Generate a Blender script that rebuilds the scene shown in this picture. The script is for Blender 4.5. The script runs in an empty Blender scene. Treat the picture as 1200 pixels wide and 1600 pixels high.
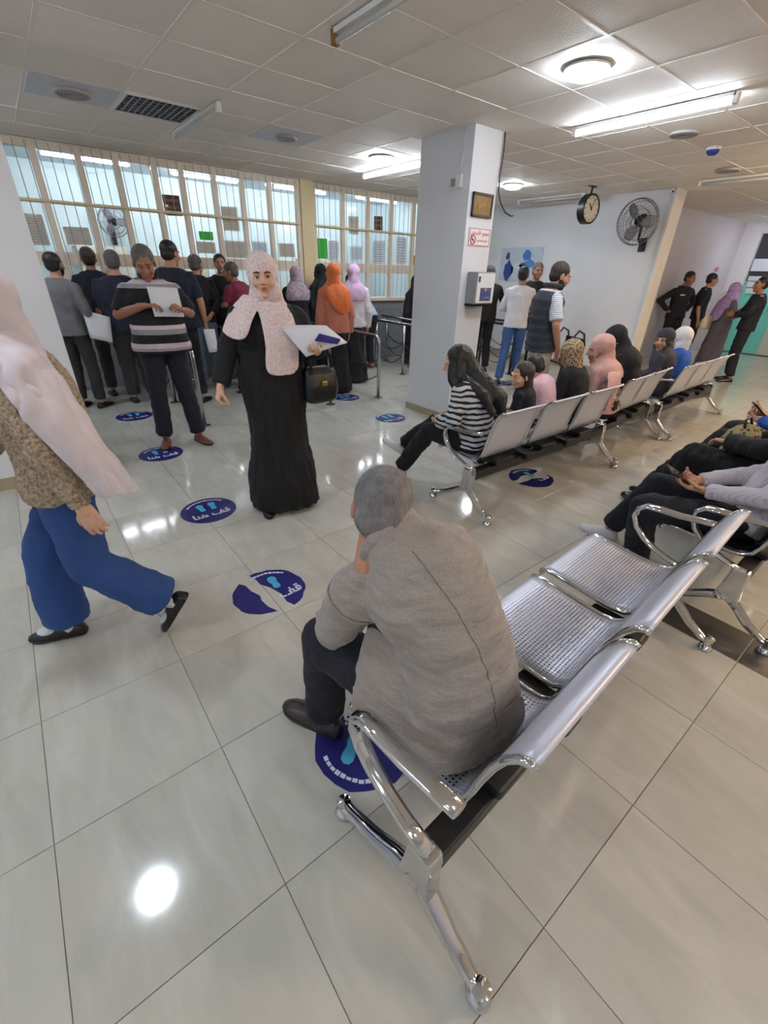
import bpy, bmesh, math, random
from mathutils import Vector as V, Matrix as M

random.seed(7)
SC = bpy.context.scene
COL = SC.collection
PI = math.pi

# ------------------------------------------------------------------ camera
CAM_H = 1.515
RX = (0.78835046, -0.61463435, 0.02698459)      # camera right in the room
RY = (-0.28084777, -0.39855616, -0.87308506)    # camera down
RZ = (0.54738294, 0.68071844, -0.48682062)      # viewing direction
cd = bpy.data.cameras.new('camera')
cd.sensor_fit = 'VERTICAL'
cd.sensor_height = 36.0
cd.lens = 678.0 / 1600.0 * 36.0
cd.clip_start = 0.02
cam = bpy.data.objects.new('camera', cd)
cam.matrix_world = M(((RX[0], -RY[0], -RZ[0], 0.0), (RX[1], -RY[1], -RZ[1], 0.0), (RX[2], -RY[2], -RZ[2], CAM_H), (0, 0, 0, 1)))
COL.objects.link(cam)
SC.camera = cam

def project(p):
    d = V(p) - V((0, 0, CAM_H))
    z = d.dot(V(RZ))
    return 600 + 678 * d.dot(V(RX)) / z, 800 + 678 * d.dot(V(RY)) / z, z

# ------------------------------------------------------------------ world and exposure
w = bpy.data.worlds.new('world')
SC.world = w
w.use_nodes = True
w.node_tree.nodes['Background'].inputs[0].default_value = (0.75, 0.8, 0.9, 1)
w.node_tree.nodes['Background'].inputs[1].default_value = 0.25
SC.view_settings.view_transform = 'Standard'
SC.view_settings.look = 'None'
SC.view_settings.gamma = 1.0
SC.view_settings.use_curve_mapping = False
SC.view_settings.exposure = 0.26
SC.cycles.max_bounces = 5
SC.cycles.diffuse_bounces = 4
SC.cycles.glossy_bounces = 3
SC.cycles.transmission_bounces = 3
SC.cycles.transparent_max_bounces = 8
SC.cycles.caustics_reflective = False
SC.cycles.caustics_refractive = False
SC.cycles.adaptive_threshold = 0.15
LAMP_COOL, FILL_WARM = (0.80, 0.89, 1.0), (1.0, 0.72, 0.46)
LAMP_ROUND, LAMP_TUBE, LAMP_OFFICE = 96.0, 69.0, 64.0

# ------------------------------------------------------------------ materials
def srgb(*c):
    return tuple((x / 255 / 12.92 if x / 255 <= 0.04045 else ((x / 255 + 0.055) / 1.055) ** 2.4) for x in c)

MATS = {}
def mat(name, col, rough=0.6, metal=0.0, bump=0.0, bscale=60.0, var=0.0, vscale=4.0, coat=0.0, emit=0.0, trans=0.0, spec=0.5, sheen=0.0, rand=0.0, bstretch=(1, 1, 1)):
    if name in MATS:
        return MATS[name]
    m = bpy.data.materials.new(name)
    m.use_nodes = True
    nt = m.node_tree
    b = nt.nodes['Principled BSDF']
    c = (*col[:3], 1)
    b.inputs['Base Color'].default_value = c
    b.inputs['Roughness'].default_value = rough
    b.inputs['Metallic'].default_value = metal
    b.inputs['Specular IOR Level'].default_value = spec
    if coat:
        b.inputs['Coat Weight'].default_value = coat
    if sheen:
        b.inputs['Sheen Weight'].default_value = sheen
    if trans:
        b.inputs['Transmission Weight'].default_value = trans
    if emit:
        b.inputs['Emission Color'].default_value = c
        b.inputs['Emission Strength'].default_value = emit
    if var or bump or rand:
        tc = nt.nodes.new('ShaderNodeTexCoord')
    if var or rand:
        mx = nt.nodes.new('ShaderNodeHueSaturation')
        mx.inputs['Color'].default_value = c
        last = None
        if var:
            n = nt.nodes.new('ShaderNodeTexNoise')
            n.inputs['Scale'].default_value = vscale
            n.inputs['Detail'].default_value = 6
            nt.links.new(tc.outputs['Object'], n.inputs['Vector'])
            r = nt.nodes.new('ShaderNodeMapRange')
            r.inputs['From Min'].default_value = 0.3
            r.inputs['From Max'].default_value = 0.7
            r.inputs['To Min'].default_value = 1 - var
            r.inputs['To Max'].default_value = 1 + var
            nt.links.new(n.outputs['Fac'], r.inputs['Value'])
            last = r.outputs[0]
        if rand:
            oi = nt.nodes.new('ShaderNodeObjectInfo')
            r2 = nt.nodes.new('ShaderNodeMapRange')
            r2.inputs['To Min'].default_value = 1 - rand
            r2.inputs['To Max'].default_value = 1 + rand
            nt.links.new(oi.outputs['Random'], r2.inputs['Value'])
            if last is None:
                last = r2.outputs[0]
            else:
                mm = nt.nodes.new('ShaderNodeMath')
                mm.operation = 'MULTIPLY'
                nt.links.new(last, mm.inputs[0])
                nt.links.new(r2.outputs[0], mm.inputs[1])
                last = mm.outputs[0]
        nt.links.new(last, mx.inputs['Value'])
        nt.links.new(mx.outputs['Color'], b.inputs['Base Color'])
    if bump:
        mp = nt.nodes.new('ShaderNodeMapping')
        mp.inputs['Scale'].default_value = bstretch
        nt.links.new(tc.outputs['Object'], mp.inputs['Vector'])
        n2 = nt.nodes.new('ShaderNodeTexNoise')
        n2.inputs['Scale'].default_value = bscale
        n2.inputs['Detail'].default_value = 4
        nt.links.new(mp.outputs[0], n2.inputs['Vector'])
        bp = nt.nodes.new('ShaderNodeBump')
        bp.inputs['Strength'].default_value = bump
        bp.inputs['Distance'].default_value = 0.02
        nt.links.new(n2.outputs['Fac'], bp.inputs['Height'])
        nt.links.new(bp.outputs['Normal'], b.inputs['Normal'])
    MATS[name] = m
    return m

def cloth(name, rgb, rough=0.85, bump=0.35, bscale=11.0, var=0.10, **k):
    """woven cloth: soft folds as fine relief, small tone variation"""
    return mat(name, srgb(*rgb), rough, 0, bump, bscale, var, 7.0, sheen=0.02, **k)

def ramp_mat(name, stops, axis='Z', scale=1.0, period=None, rough=0.85, const=True, noise=0.0, bump=0.3):
    """cloth with bands along an object axis: stops = [(position, rgb)], positions in metres or in parts of a period"""
    m = bpy.data.materials.new(name)
    m.use_nodes = True
    nt = m.node_tree
    b = nt.nodes['Principled BSDF']
    b.inputs['Roughness'].default_value = rough
    tc = nt.nodes.new('ShaderNodeTexCoord')
    sx = nt.nodes.new('ShaderNodeSeparateXYZ')
    nt.links.new(tc.outputs['Object'], sx.inputs[0])
    val = sx.outputs[axis]
    if noise:
        n = nt.nodes.new('ShaderNodeTexNoise')
        n.inputs['Scale'].default_value = 7
        nt.links.new(tc.outputs['Object'], n.inputs['Vector'])
        a = nt.nodes.new('ShaderNodeMath'); a.operation = 'MULTIPLY_ADD'
        a.inputs[1].default_value = noise
        nt.links.new(n.outputs['Fac'], a.inputs[0]); nt.links.new(val, a.inputs[2])
        val = a.outputs[0]
    if period:
        a = nt.nodes.new('ShaderNodeMath'); a.operation = 'PINGPONG' if False else 'DIVIDE'
        a.inputs[1].default_value = period
        nt.links.new(val, a.inputs[0])
        f = nt.nodes.new('ShaderNodeMath'); f.operation = 'FRACT'
        nt.links.new(a.outputs[0], f.inputs[0]); val = f.outputs[0]
    else:
        a = nt.nodes.new('ShaderNodeMath'); a.operation = 'DIVIDE'
        a.inputs[1].default_value = scale
        nt.links.new(val, a.inputs[0]); val = a.outputs[0]
    cr = nt.nodes.new('ShaderNodeValToRGB')
    if const:
        cr.color_ramp.interpolation = 'CONSTANT'
    e = cr.color_ramp.elements
    while len(e) < len(stops):
        e.new(0.5)
    for i, (p, c) in enumerate(stops):
        e[i].position = p if period else p / scale
    for i, (p, c) in enumerate(stops):
        e[i].color = (*srgb(*c), 1)
    nt.links.new(val, cr.inputs[0])
    nt.links.new(cr.outputs[0], b.inputs['Base Color'])
    if bump:
        n2 = nt.nodes.new('ShaderNodeTexNoise')
        n2.inputs['Scale'].default_value = 12
        nt.links.new(tc.outputs['Object'], n2.inputs['Vector'])
        bp = nt.nodes.new('ShaderNodeBump')
        bp.inputs['Strength'].default_value = bump
        bp.inputs['Distance'].default_value = 0.02
        nt.links.new(n2.outputs['Fac'], bp.inputs['Height'])
        nt.links.new(bp.outputs['Normal'], b.inputs['Normal'])
    MATS[name] = m
    return m

def spot_mat(name, c1, c2, scale=60, thr=(0.45, 0.55), rough=0.85, kind='noise', bump=0.0):
    """two-colour mottled cloth (leopard, boucle, printed)"""
    m = bpy.data.materials.new(name)
    m.use_nodes = True
    nt = m.node_tree
    b = nt.nodes['Principled BSDF']
    b.inputs['Roughness'].default_value = rough
    tc = nt.nodes.new('ShaderNodeTexCoord')
    if kind == 'voronoi':
        n = nt.nodes.new('ShaderNodeTexVoronoi'); out = n.outputs['Distance']
    else:
        n = nt.nodes.new('ShaderNodeTexNoise'); out = n.outputs['Fac']
        n.inputs['Detail'].default_value = 5
    n.inputs['Scale'].default_value = scale
    nt.links.new(tc.outputs['Object'], n.inputs['Vector'])
    cr = nt.nodes.new('ShaderNodeValToRGB')
    cr.color_ramp.elements[0].position = thr[0]; cr.color_ramp.elements[0].color = (*srgb(*c1), 1)
    cr.color_ramp.elements[1].position = thr[1]; cr.color_ramp.elements[1].color = (*srgb(*c2), 1)
    nt.links.new(out, cr.inputs[0])
    nt.links.new(cr.outputs[0], b.inputs['Base Color'])
    if bump:
        bp = nt.nodes.new('ShaderNodeBump')
        bp.inputs['Strength'].default_value = bump
        bp.inputs['Distance'].default_value = 0.02
        nt.links.new(out, bp.inputs['Height'])
        nt.links.new(bp.outputs['Normal'], b.inputs['Normal'])
    MATS[name] = m
    return m

def perforated(name, col, pitch=0.0125, hole=0.35):
    """steel sheet with rows of punched holes"""
    m = bpy.data.materials.new(name)
    m.use_nodes = True
    nt = m.node_tree
    b = nt.nodes['Principled BSDF']
    b.inputs['Base Color'].default_value = (*col, 1)
    b.inputs['Metallic'].default_value = 0.3
    b.inputs['Roughness'].default_value = 0.38
    tc = nt.nodes.new('ShaderNodeTexCoord')
    sx = nt.nodes.new('ShaderNodeSeparateXYZ')
    nt.links.new(tc.outputs['UV'], sx.inputs[0])
    def fr(sock, per):
        a = nt.nodes.new('ShaderNodeMath'); a.operation = 'DIVIDE'; a.inputs[1].default_value = per
        nt.links.new(sock, a.inputs[0])
        f = nt.nodes.new('ShaderNodeMath'); f.operation = 'FRACT'
        nt.links.new(a.outputs[0], f.inputs[0])
        s = nt.nodes.new('ShaderNodeMath'); s.operation = 'SUBTRACT'; s.inputs[1].default_value = 0.5
        nt.links.new(f.outputs[0], s.inputs[0])
        q = nt.nodes.new('ShaderNodeMath'); q.operation = 'POWER'; q.inputs[1].default_value = 2
        nt.links.new(s.outputs[0], q.inputs[0])
        return q.outputs[0]
    a = nt.nodes.new('ShaderNodeMath'); a.operation = 'ADD'
    nt.links.new(fr(sx.outputs['X'], pitch), a.inputs[0]); nt.links.new(fr(sx.outputs['Y'], pitch), a.inputs[1])
    l = nt.nodes.new('ShaderNodeMath'); l.operation = 'LESS_THAN'; l.inputs[1].default_value = hole * hole
    nt.links.new(a.outputs[0], l.inputs[0])
    # plain rim around the sheet: the third UV-less mask is the colour attribute "rim"
    at = nt.nodes.new('ShaderNodeAttribute'); at.attribute_name = 'punched'
    mu = nt.nodes.new('ShaderNodeMath'); mu.operation = 'MULTIPLY'
    nt.links.new(l.outputs[0], mu.inputs[0]); nt.links.new(at.outputs['Fac'], mu.inputs[1])
    tr = nt.nodes.new('ShaderNodeBsdfTransparent')
    mx = nt.nodes.new('ShaderNodeMixShader')
    nt.links.new(mu.outputs[0], mx.inputs[0]); nt.links.new(b.outputs[0], mx.inputs[1]); nt.links.new(tr.outputs[0], mx.inputs[2])
    nt.links.new(mx.outputs[0], nt.nodes['Material Output'].inputs[0])
    MATS[name] = m
    return m

# ------------------------------------------------------------------ geometry
class Geo:
    def __init__(s):
        s.v, s.f = [], []
    def add(s, verts, faces):
        n = len(s.v)
        s.v += [tuple(p) for p in verts]
        s.f += [tuple(i + n for i in q) for q in faces]
        return s
    def merge(s, g, mx=None):
        return s.add([mx @ V(p) for p in g.v] if mx else g.v, g.f)
    def box(s, x0, x1, y0, y1, z0, z1, mx=None):
        p = [(x0, y0, z0), (x1, y0, z0), (x1, y1, z0), (x0, y1, z0), (x0, y0, z1), (x1, y0, z1), (x1, y1, z1), (x0, y1, z1)]
        if mx:
            p = [mx @ V(q) for q in p]
        return s.add(p, [(0, 3, 2, 1), (4, 5, 6, 7), (0, 1, 5, 4), (1, 2, 6, 5), (2, 3, 7, 6), (3, 0, 4, 7)])
    def rings(s, rs, cap0=True, cap1=True, closed=False):
        n = len(rs[0]); k = len(rs)
        v = [p for r in rs for p in r]; f = []
        for i in range(k if closed else k - 1):
            j = (i + 1) % k
            for a in range(n):
                b = (a + 1) % n
                f.append((i * n + a, i * n + b, j * n + b, j * n + a))
        if cap0 and not closed:
            f.append(tuple(range(n - 1, -1, -1)))
        if cap1 and not closed:
            f.append(tuple((k - 1) * n + a for a in range(n)))
        return s.add(v, f)
    def tube(s, pts, r, n=8, closed=False, flat=1.0, up=None):
        pts = [V(p) for p in pts]; k = len(pts)
        rad = r if isinstance(r, (list, tuple)) else [r] * k
        rs = []; u = None
        for i in range(k):
            if closed:
                t = pts[(i + 1) % k] - pts[i - 1]
            else:
                t = pts[min(i + 1, k - 1)] - pts[max(i - 1, 0)]
            t.normalize()
            if u is None:
                ref = V(up) if up else (V((0, 0, 1)) if abs(t.z) < 0.9 else V((1, 0, 0)))
                u = (ref - t * ref.dot(t)).normalized()
            else:
                u = (u - t * u.dot(t)).normalized()
            w_ = t.cross(u)
            rs.append([pts[i] + u * (rad[i] * flat * math.cos(2 * PI * a / n)) + w_ * (rad[i] * math.sin(2 * PI * a / n)) for a in range(n)])
        return s.rings(rs, closed=closed)
    def ell(s, c, r, mx=None, n=12, m=8):
        c = V(c); rs = []
        for i in range(1, m):
            th = PI * i / m
            ring = [V((r[0] * math.sin(th) * math.cos(2 * PI * a / n), r[1] * math.sin(th) * math.sin(2 * PI * a / n), -r[2] * math.cos(th))) for a in range(n)]
            rs.append([(c + (mx @ p if mx else p)) for p in ring])
        return s.rings(rs)
    def cap(s, a, b, ra, rb, n=10):
        """tapered capsule"""
        a, b = V(a), V(b); t = b - a; L = max(t.length, 1e-5); t /= L
        pts, rad = [], []
        for k in (-0.95, -0.7, -0.35):
            pts.append(a + t * (ra * k)); rad.append(ra * math.sqrt(1 - k * k))
        for k in (0, 0.5, 1):
            pts.append(a.lerp(b, k)); rad.append(ra + (rb - ra) * k)
        for k in (0.35, 0.7, 0.95):
            pts.append(b + t * (rb * k)); rad.append(rb * math.sqrt(1 - k * k))
        return s.tube(pts, rad, n)
    def cuff(s, a, b, ra, rb, n=14):
        """sleeve or trouser leg with a cut end"""
        a, b = V(a), V(b)
        s.tube([a.lerp(b, k) for k in (0, 0.33, 0.66, 0.9, 1.0)], [ra + (rb - ra) * k for k in (0, 0.33, 0.66, 0.9, 1.0)], n)
        return s.ell(a, (ra, ra, ra))
    def limb(s, pts, rad, n=10):
        for i in range(len(pts) - 1):
            s.cap(pts[i], pts[i + 1], rad[i], rad[i + 1], n)
        return s
    def lathe(s, prof, n=20, mx=None):
        rs = [[(mx @ V((r * math.cos(2 * PI * a / n), r * math.sin(2 * PI * a / n), z)) if mx else V((r * math.cos(2 * PI * a / n), r * math.sin(2 * PI * a / n), z))) for a in range(n)] for r, z in prof]
        return s.rings(rs)
    def sheet(s, rows, t, closed=False):
        """a thin cloth: rows of points, thickened along the vertex normals by t"""
        k, n = len(rows), len(rows[0])
        P = [[V(p) for p in r] for r in rows]
        top, bot = [], []
        for i in range(k):
            for j in range(n):
                du = P[min(i + 1, k - 1)][j] - P[max(i - 1, 0)][j]
                dv = P[i][min(j + 1, n - 1)] - P[i][max(j - 1, 0)]
                nn = du.cross(dv)
                nn = nn.normalized() if nn.length > 1e-9 else V((0, 0, 1))
                top.append(P[i][j] + nn * t / 2); bot.append(P[i][j] - nn * t / 2)
        f = []; N = k * n
        for i in range(k - 1):
            for j in range(n - 1):
                a, b, c, d = i * n + j, i * n + j + 1, (i + 1) * n + j + 1, (i + 1) * n + j
                f.append((a, d, c, b)); f.append((a + N, b + N, c + N, d + N))
        bd = [j for j in range(n)] + [i * n + n - 1 for i in range(1, k)] + [(k - 1) * n + j for j in range(n - 2, -1, -1)] + [i * n for i in range(k - 2, 0, -1)]
        for i in range(len(bd)):
            a, b = bd[i], bd[(i + 1) % len(bd)]
            f.append((a, b, b + N, a + N))
        return s.add(top + bot, f)
    def mesh(s, name='m', smooth=False):
        me = bpy.data.meshes.new(name)
        me.from_pydata(s.v, [], s.f)
        bm = bmesh.new(); bm.from_mesh(me)
        bmesh.ops.recalc_face_normals(bm, faces=bm.faces)
        bm.to_mesh(me); bm.free()
        if smooth:
            me.polygons.foreach_set('use_smooth', [True] * len(me.polygons))
        return me
    def build(s, name, m, parent=None, smooth=False, bevel=0.0, loc=None, auto=None):
        return link(name, s.mesh(name, smooth), m, parent, bevel, loc, auto)

def link(name, me, m, parent=None, bevel=0.0, loc=None, auto=None):
    if m is not None:
        me.materials.clear(); me.materials.append(m)
    if bevel:
        bm = bmesh.new(); bm.from_mesh(me)
        bmesh.ops.bevel(bm, geom=[e for e in bm.edges if len(e.link_faces) == 2 and e.calc_face_angle(0) > 0.6], offset=bevel, segments=2, affect='EDGES', profile=0.5)
        bm.to_mesh(me); bm.free()
    if auto:
        me.polygons.foreach_set('use_smooth', [True] * len(me.polygons))
        bm = bmesh.new(); bm.from_mesh(me)
        for e in bm.edges:
            e.smooth = len(e.link_faces) == 2 and e.calc_face_angle(0) < auto
        bm.to_mesh(me); bm.free()
    o = bpy.data.objects.new(name, me)
    COL.objects.link(o)
    if parent is not None:
        o.parent = parent
    if loc is not None:
        o.location = loc
    return o

def tag(o, label, cat, group=None, kind=None):
    o['label'] = label
    if cat:
        o['category'] = cat
    if group:
        o['group'] = group
    if kind:
        o['kind'] = kind
    return o

def struct(o, label=None):
    o['kind'] = 'structure'
    if label:
        o['label'] = label
    return o

def empty(name, loc=(0, 0, 0), rz=0.0):
    o = bpy.data.objects.new(name, None)
    o.empty_display_size = 0.1
    COL.objects.link(o)
    o.location = loc
    o.rotation_euler = (0, 0, rz)
    return o

def copy_tree(o, parent=None):
    c = o.copy(); COL.objects.link(c); c.parent = parent
    for ch in list(o.children):
        copy_tree(ch, c)
    return c

def text_mesh(body, size, bold=0.0):
    c = bpy.data.curves.new('t', 'FONT')
    c.body = body; c.size = size; c.align_x = 'CENTER'; c.align_y = 'CENTER'
    c.resolution_u = 2; c.offset = bold; c.extrude = 0.0002
    o = bpy.data.objects.new('t', c); COL.objects.link(o)
    me = bpy.data.meshes.new_from_object(o.evaluated_get(bpy.context.evaluated_depsgraph_get()))
    bpy.data.objects.remove(o); bpy.data.curves.remove(c)
    return me

AR_STOP = '\ufe8e\ufee8\ufeeb \ufed2\ufed7'                      # visual order, "stop here"
AR_TOP = '\ufedd\ufe8e\ufe92\ufed8\ufe98\ufe91'
AR_NOSMOKE = '\ufee6\ufef4\ufea7\ufeaa\ufe98\ufedf\ufe8d \ufec9\ufeee\ufee8\ufee4\ufee3'

# ------------------------------------------------------------------ room shell
CEIL = 2.65
m_wall = mat('painted_wall', srgb(219, 220, 224), 0.55, var=0.03, vscale=1.5, bump=0.05, bscale=30)
m_wallwarm = mat('painted_wall_cream', srgb(226, 222, 216), 0.55, var=0.03, vscale=2)
m_mauve = mat('painted_wall_mauve', srgb(196, 188, 196), 0.55, var=0.03, vscale=2)
m_joint = mat('tile_joint', srgb(122, 114, 102), 0.8, var=0.2, vscale=20)
m_frame = mat('cream_frame', srgb(226, 212, 192), 0.45, var=0.05, vscale=5)
m_yellow = mat('cream_yellow_column', srgb(222, 204, 160), 0.5, var=0.04, vscale=3)
m_base = mat('baseboard_tile', srgb(166, 154, 128), 0.25, var=0.08, vscale=8)
m_dark = mat('dark_metal', srgb(40, 40, 44), 0.4, 0.6)
m_black = mat('black_plastic', srgb(22, 22, 24), 0.4)
m_white = mat('white_plastic', srgb(226, 226, 224), 0.4)
m_steel = mat('brushed_steel', srgb(176, 178, 182), 0.25, 1.0)
m_chrome = mat('chrome', srgb(212, 214, 218), 0.07, 1.0)
m_sheet = mat('grey_enamel_steel', srgb(158, 160, 172), 0.3, 0.7)
m_paper = mat('paper', srgb(216, 218, 224), 0.7)

def tile_material():
    m = bpy.data.materials.new('porcelain_tile')
    m.use_nodes = True
    nt = m.node_tree; b = nt.nodes['Principled BSDF']
    b.inputs['Roughness'].default_value = 0.13
    b.inputs['Specular IOR Level'].default_value = 0.55
    g = nt.nodes.new('ShaderNodeNewGeometry')
    oi = nt.nodes.new('ShaderNodeObjectInfo')
    mp = nt.nodes.new('ShaderNodeMapping'); mp.inputs['Scale'].default_value = (4.0, 1.1, 1); mp.inputs['Rotation'].default_value = (0, 0, 0.3)
    ad = nt.nodes.new('ShaderNodeVectorMath'); ad.operation = 'ADD'
    nt.links.new(g.outputs['Position'], ad.inputs[0]); nt.links.new(oi.outputs['Random'], ad.inputs[1])
    nt.links.new(ad.outputs[0], mp.inputs['Vector'])
    n = nt.nodes.new('ShaderNodeTexNoise'); n.inputs['Scale'].default_value = 2.2; n.inputs['Detail'].default_value = 9; n.inputs['Roughness'].default_value = 0.62; n.inputs['Distortion'].default_value = 0.7
    nt.links.new(mp.outputs[0], n.inputs['Vector'])
    cr = nt.nodes.new('ShaderNodeValToRGB')
    e = cr.color_ramp.elements
    e[0].position = 0.32; e[0].color = (*srgb(180, 178, 169), 1)
    e[1].position = 0.72; e[1].color = (*srgb(200, 198, 190), 1)
    x = e.new(0.55); x.color = (*srgb(191, 189, 180), 1)
    nt.links.new(n.outputs['Fac'], cr.inputs[0])
    hs = nt.nodes.new('ShaderNodeHueSaturation')
    r = nt.nodes.new('ShaderNodeMapRange'); r.inputs['To Min'].default_value = 0.95; r.inputs['To Max'].default_value = 1.04
    nt.links.new(oi.outputs['Random'], r.inputs['Value']); nt.links.new(r.outputs[0], hs.inputs['Value'])
    nt.links.new(cr.outputs[0], hs.inputs['Color']); nt.links.new(hs.outputs[0], b.inputs['Base Color'])
    n2 = nt.nodes.new('ShaderNodeTexNoise'); n2.inputs['Scale'].default_value = 6; n2.inputs['Detail'].default_value = 5
    nt.links.new(g.outputs['Position'], n2.inputs['Vector'])
    r2 = nt.nodes.new('ShaderNodeMapRange'); r2.inputs['To Min'].default_value = 0.05; r2.inputs['To Max'].default_value = 0.13
    nt.links.new(n2.outputs['Fac'], r2.inputs['Value']); nt.links.new(r2.outputs[0], b.inputs['Roughness'])
    MATS[m.name] = m
    return m
m_tile = tile_material()

X0, X1, Y0, Y1 = -3.4, 15.0, -4.6, 7.05     # waiting hall
floor = struct(Geo().box(X0, X1, Y0, 11.2, -0.06, -0.004).build('floor', m_joint), 'pale glossy tiled floor of the waiting hall')
def tile_mesh(m, w=0.498, l=0.498, t=0.012, top=0.0, name='tile'):
    g = Geo(); e = 0.0008
    a, b = w / 2, l / 2
    g.rings([[V((sx * a, sy * b, -t)) for sx, sy in ((-1, -1), (1, -1), (1, 1), (-1, 1))],
             [V((sx * a, sy * b, top - e)) for sx, sy in ((-1, -1), (1, -1), (1, 1), (-1, 1))],
             [V((sx * (a - e), sy * (b - e), top)) for sx, sy in ((-1, -1), (1, -1), (1, 1), (-1, 1))]], cap0=False)
    me = g.mesh(name); me.materials.append(m)
    return me
spots = []
TX, TY = 0.156, 0.584
for i in range(-8, 31):
    for j in range(-11, 14):
        x, y = TX + 0.5 * i - 0.25, TY + 0.5 * j - 0.25
        if not (X0 + 0.2 < x < X1 - 0.2 and Y0 + 0.2 < y < Y1 - 0.2):
            continue
        px, py, z = project((x, y, 0))
        if z > 0.15 and -160 < px < 1360 and 380 < py < 1850:
            spots.append((z, x, y))
        else:
            spots.append((99 + random.random(), x, y))
spots.sort()
tm = tile_mesh(m_tile)
rest = Geo()
for k, (z, x, y) in enumerate(spots):
    if k < 295 and z < 90:
        o = bpy.data.objects.new('tile', tm); COL.objects.link(o); o.parent = floor; o.location = (x, y, 0)
    else:
        rest.merge(Geo().box(-0.2475, 0.2475, -0.2475, 0.2475, -0.012, 0.0), M.Translation((x, y, 0)))
ro = rest.build('tile_field', m_tile, floor); ro['kind'] = 'stuff'
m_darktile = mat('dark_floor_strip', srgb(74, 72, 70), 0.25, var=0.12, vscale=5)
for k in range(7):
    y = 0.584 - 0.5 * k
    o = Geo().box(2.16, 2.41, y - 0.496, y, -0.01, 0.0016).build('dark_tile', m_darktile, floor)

# ceiling: base slab, light T-bars, lay-in panels
m_panel = mat('ceiling_panel', srgb(244, 236, 227), 0.75, bump=0.12, bscale=70, var=0.04, vscale=2.0, rand=0.035)
m_tbar = mat('ceiling_bar', srgb(240, 232, 222), 0.5)
m_slab = mat('slab', srgb(120, 112, 104), 0.9)
ceiling = struct(Geo().box(X0, X1, Y0, Y1, CEIL + 0.02, CEIL + 0.08).build('ceiling', m_slab), 'suspended panel ceiling of the waiting hall')
CX, CY, SX, SY = 0.535, 1.86, 0.598, 0.57
def cxl(i): return CX + SX * i
def cyl(j): return CY + SY * j
gb = Geo()
for i in range(-6, 25):
    x = cxl(i)
    if X0 < x < X1:
        gb.box(x - 0.011, x + 0.011, Y0, Y1, CEIL - 0.008, CEIL + 0.02)
for j in range(-11, 10):
    y = cyl(j)
    if Y0 < y < Y1:
        gb.box(X0, X1, y - 0.011, y + 0.011, CEIL - 0.0085, CEIL + 0.019)
o = gb.build('ceiling_grid', m_tbar, ceiling); o['kind'] = 'stuff'
SPECIAL = {(0, 5): 'duct', (1, 5): 'grille', (3, 5): 'duct'}
g = Geo(); g.box(-SX / 2 + 0.004, SX / 2 - 0.004, -SY / 2 + 0.004, SY / 2 - 0.004, CEIL - 0.006, CEIL + 0.016)
pm = g.mesh('panel'); pm.materials.append(m_panel)
gp = Geo(); npan = 0
for i in range(-7, 24):
    for j in range(-12, 9):
        x, y = cxl(i) + SX / 2, cyl(j) + SY / 2
        if not (X0 + 0.1 < x < X1 and Y0 + 0.1 < y < Y1 - 0.1) or SPECIAL.get((i, j)) == 'grille':
            continue
        px, py, z = project((x, y, CEIL))
        if z > 0.5 and -120 < px < 1320 and -90 < py < 420 and npan < 298:
            o = bpy.data.objects.new('panel', pm); COL.objects.link(o); o.parent = ceiling; o.location = (x, y, random.uniform(-0.001, 0.002))
            o.rotation_euler = (random.uniform(-0.003, 0.003), random.uniform(-0.003, 0.003), 0)
            npan += 1
        else:
            gp.merge(Geo().box(-SX / 2 + 0.004, SX / 2 - 0.004, -SY / 2 + 0.004, SY / 2 - 0.004, CEIL - 0.006, CEIL + 0.016), M.Translation((x, y, 0)))
o = gp.build('panel_field', m_panel, ceiling); o['kind'] = 'stuff'

# walls
struct(Geo().box(X0 - 0.2, X0, Y0, Y1, 0, CEIL + 0.08).build('wall_west', m_wall), 'plain white wall beyond the picture')
struct(Geo().box(X0 - 0.2, X1 + 0.2, Y0 - 0.2, Y0, 0, CEIL + 0.08).build('wall_south', m_wall), 'plain white wall beyond the picture behind the benches')
wc = struct(Geo().box(7.95, 8.23, 3.46, Y1 + 0.2, 0, CEIL + 0.02).build('wall_clock', m_wall), 'long white wall with a fan and notices behind the waiting men')
struct(Geo().box(7.90, 8.235, 3.44, 3.46, 0, CEIL).build('trim_1', m_wallwarm, None), 'cream end strip of the white wall beside the fan')
struct(Geo().box(8.23, 13.4, 4.15, 4.3, 0, CEIL + 0.02).build('wall_corridor', m_mauve), 'mauve grey corridor wall behind the uniformed men')
struct(Geo().box(13.4, 13.62, 3.80, 4.3, 0, CEIL + 0.02).build('trim_2', m_wall), 'pale door post at the end of the corridor')
struct(Geo().box(X1, X1 + 0.2, Y0, 4.3, 0, CEIL + 0.08).build('wall_east', m_wall), 'far wall at the end of the corridor')
bb = struct(Geo().box(7.935, 7.95, 3.46, Y1, 0, 0.1).build('baseboard_clock', m_base), 'tile baseboard under the clock wall')
# left pillar, its near face fills the edge of the picture
lp = struct(Geo().box(-0.45, 0.238, 4.02, 4.62, 0, CEIL).build('wall_pillar_near', m_wall, bevel=0.004), 'plain white square pillar behind the walking woman')
struct(Geo().box(-0.46, 0.248, 4.01, 4.63, 0, 0.09).build('baseboard_pillar_near', m_base), 'tile baseboard of the white pillar behind the walking woman')
# middle pillar
cp = struct(Geo().box(3.62, 4.0, 3.4, 4.1, 0, CEIL).build('wall_pillar', m_wall, bevel=0.004), 'white square pillar with notices in the middle of the hall')
struct(Geo().box(3.606, 4.014, 3.386, 4.114, 0, 0.075).build('baseboard_pillar', m_base), 'beige tile baseboard around the middle pillar')

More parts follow.
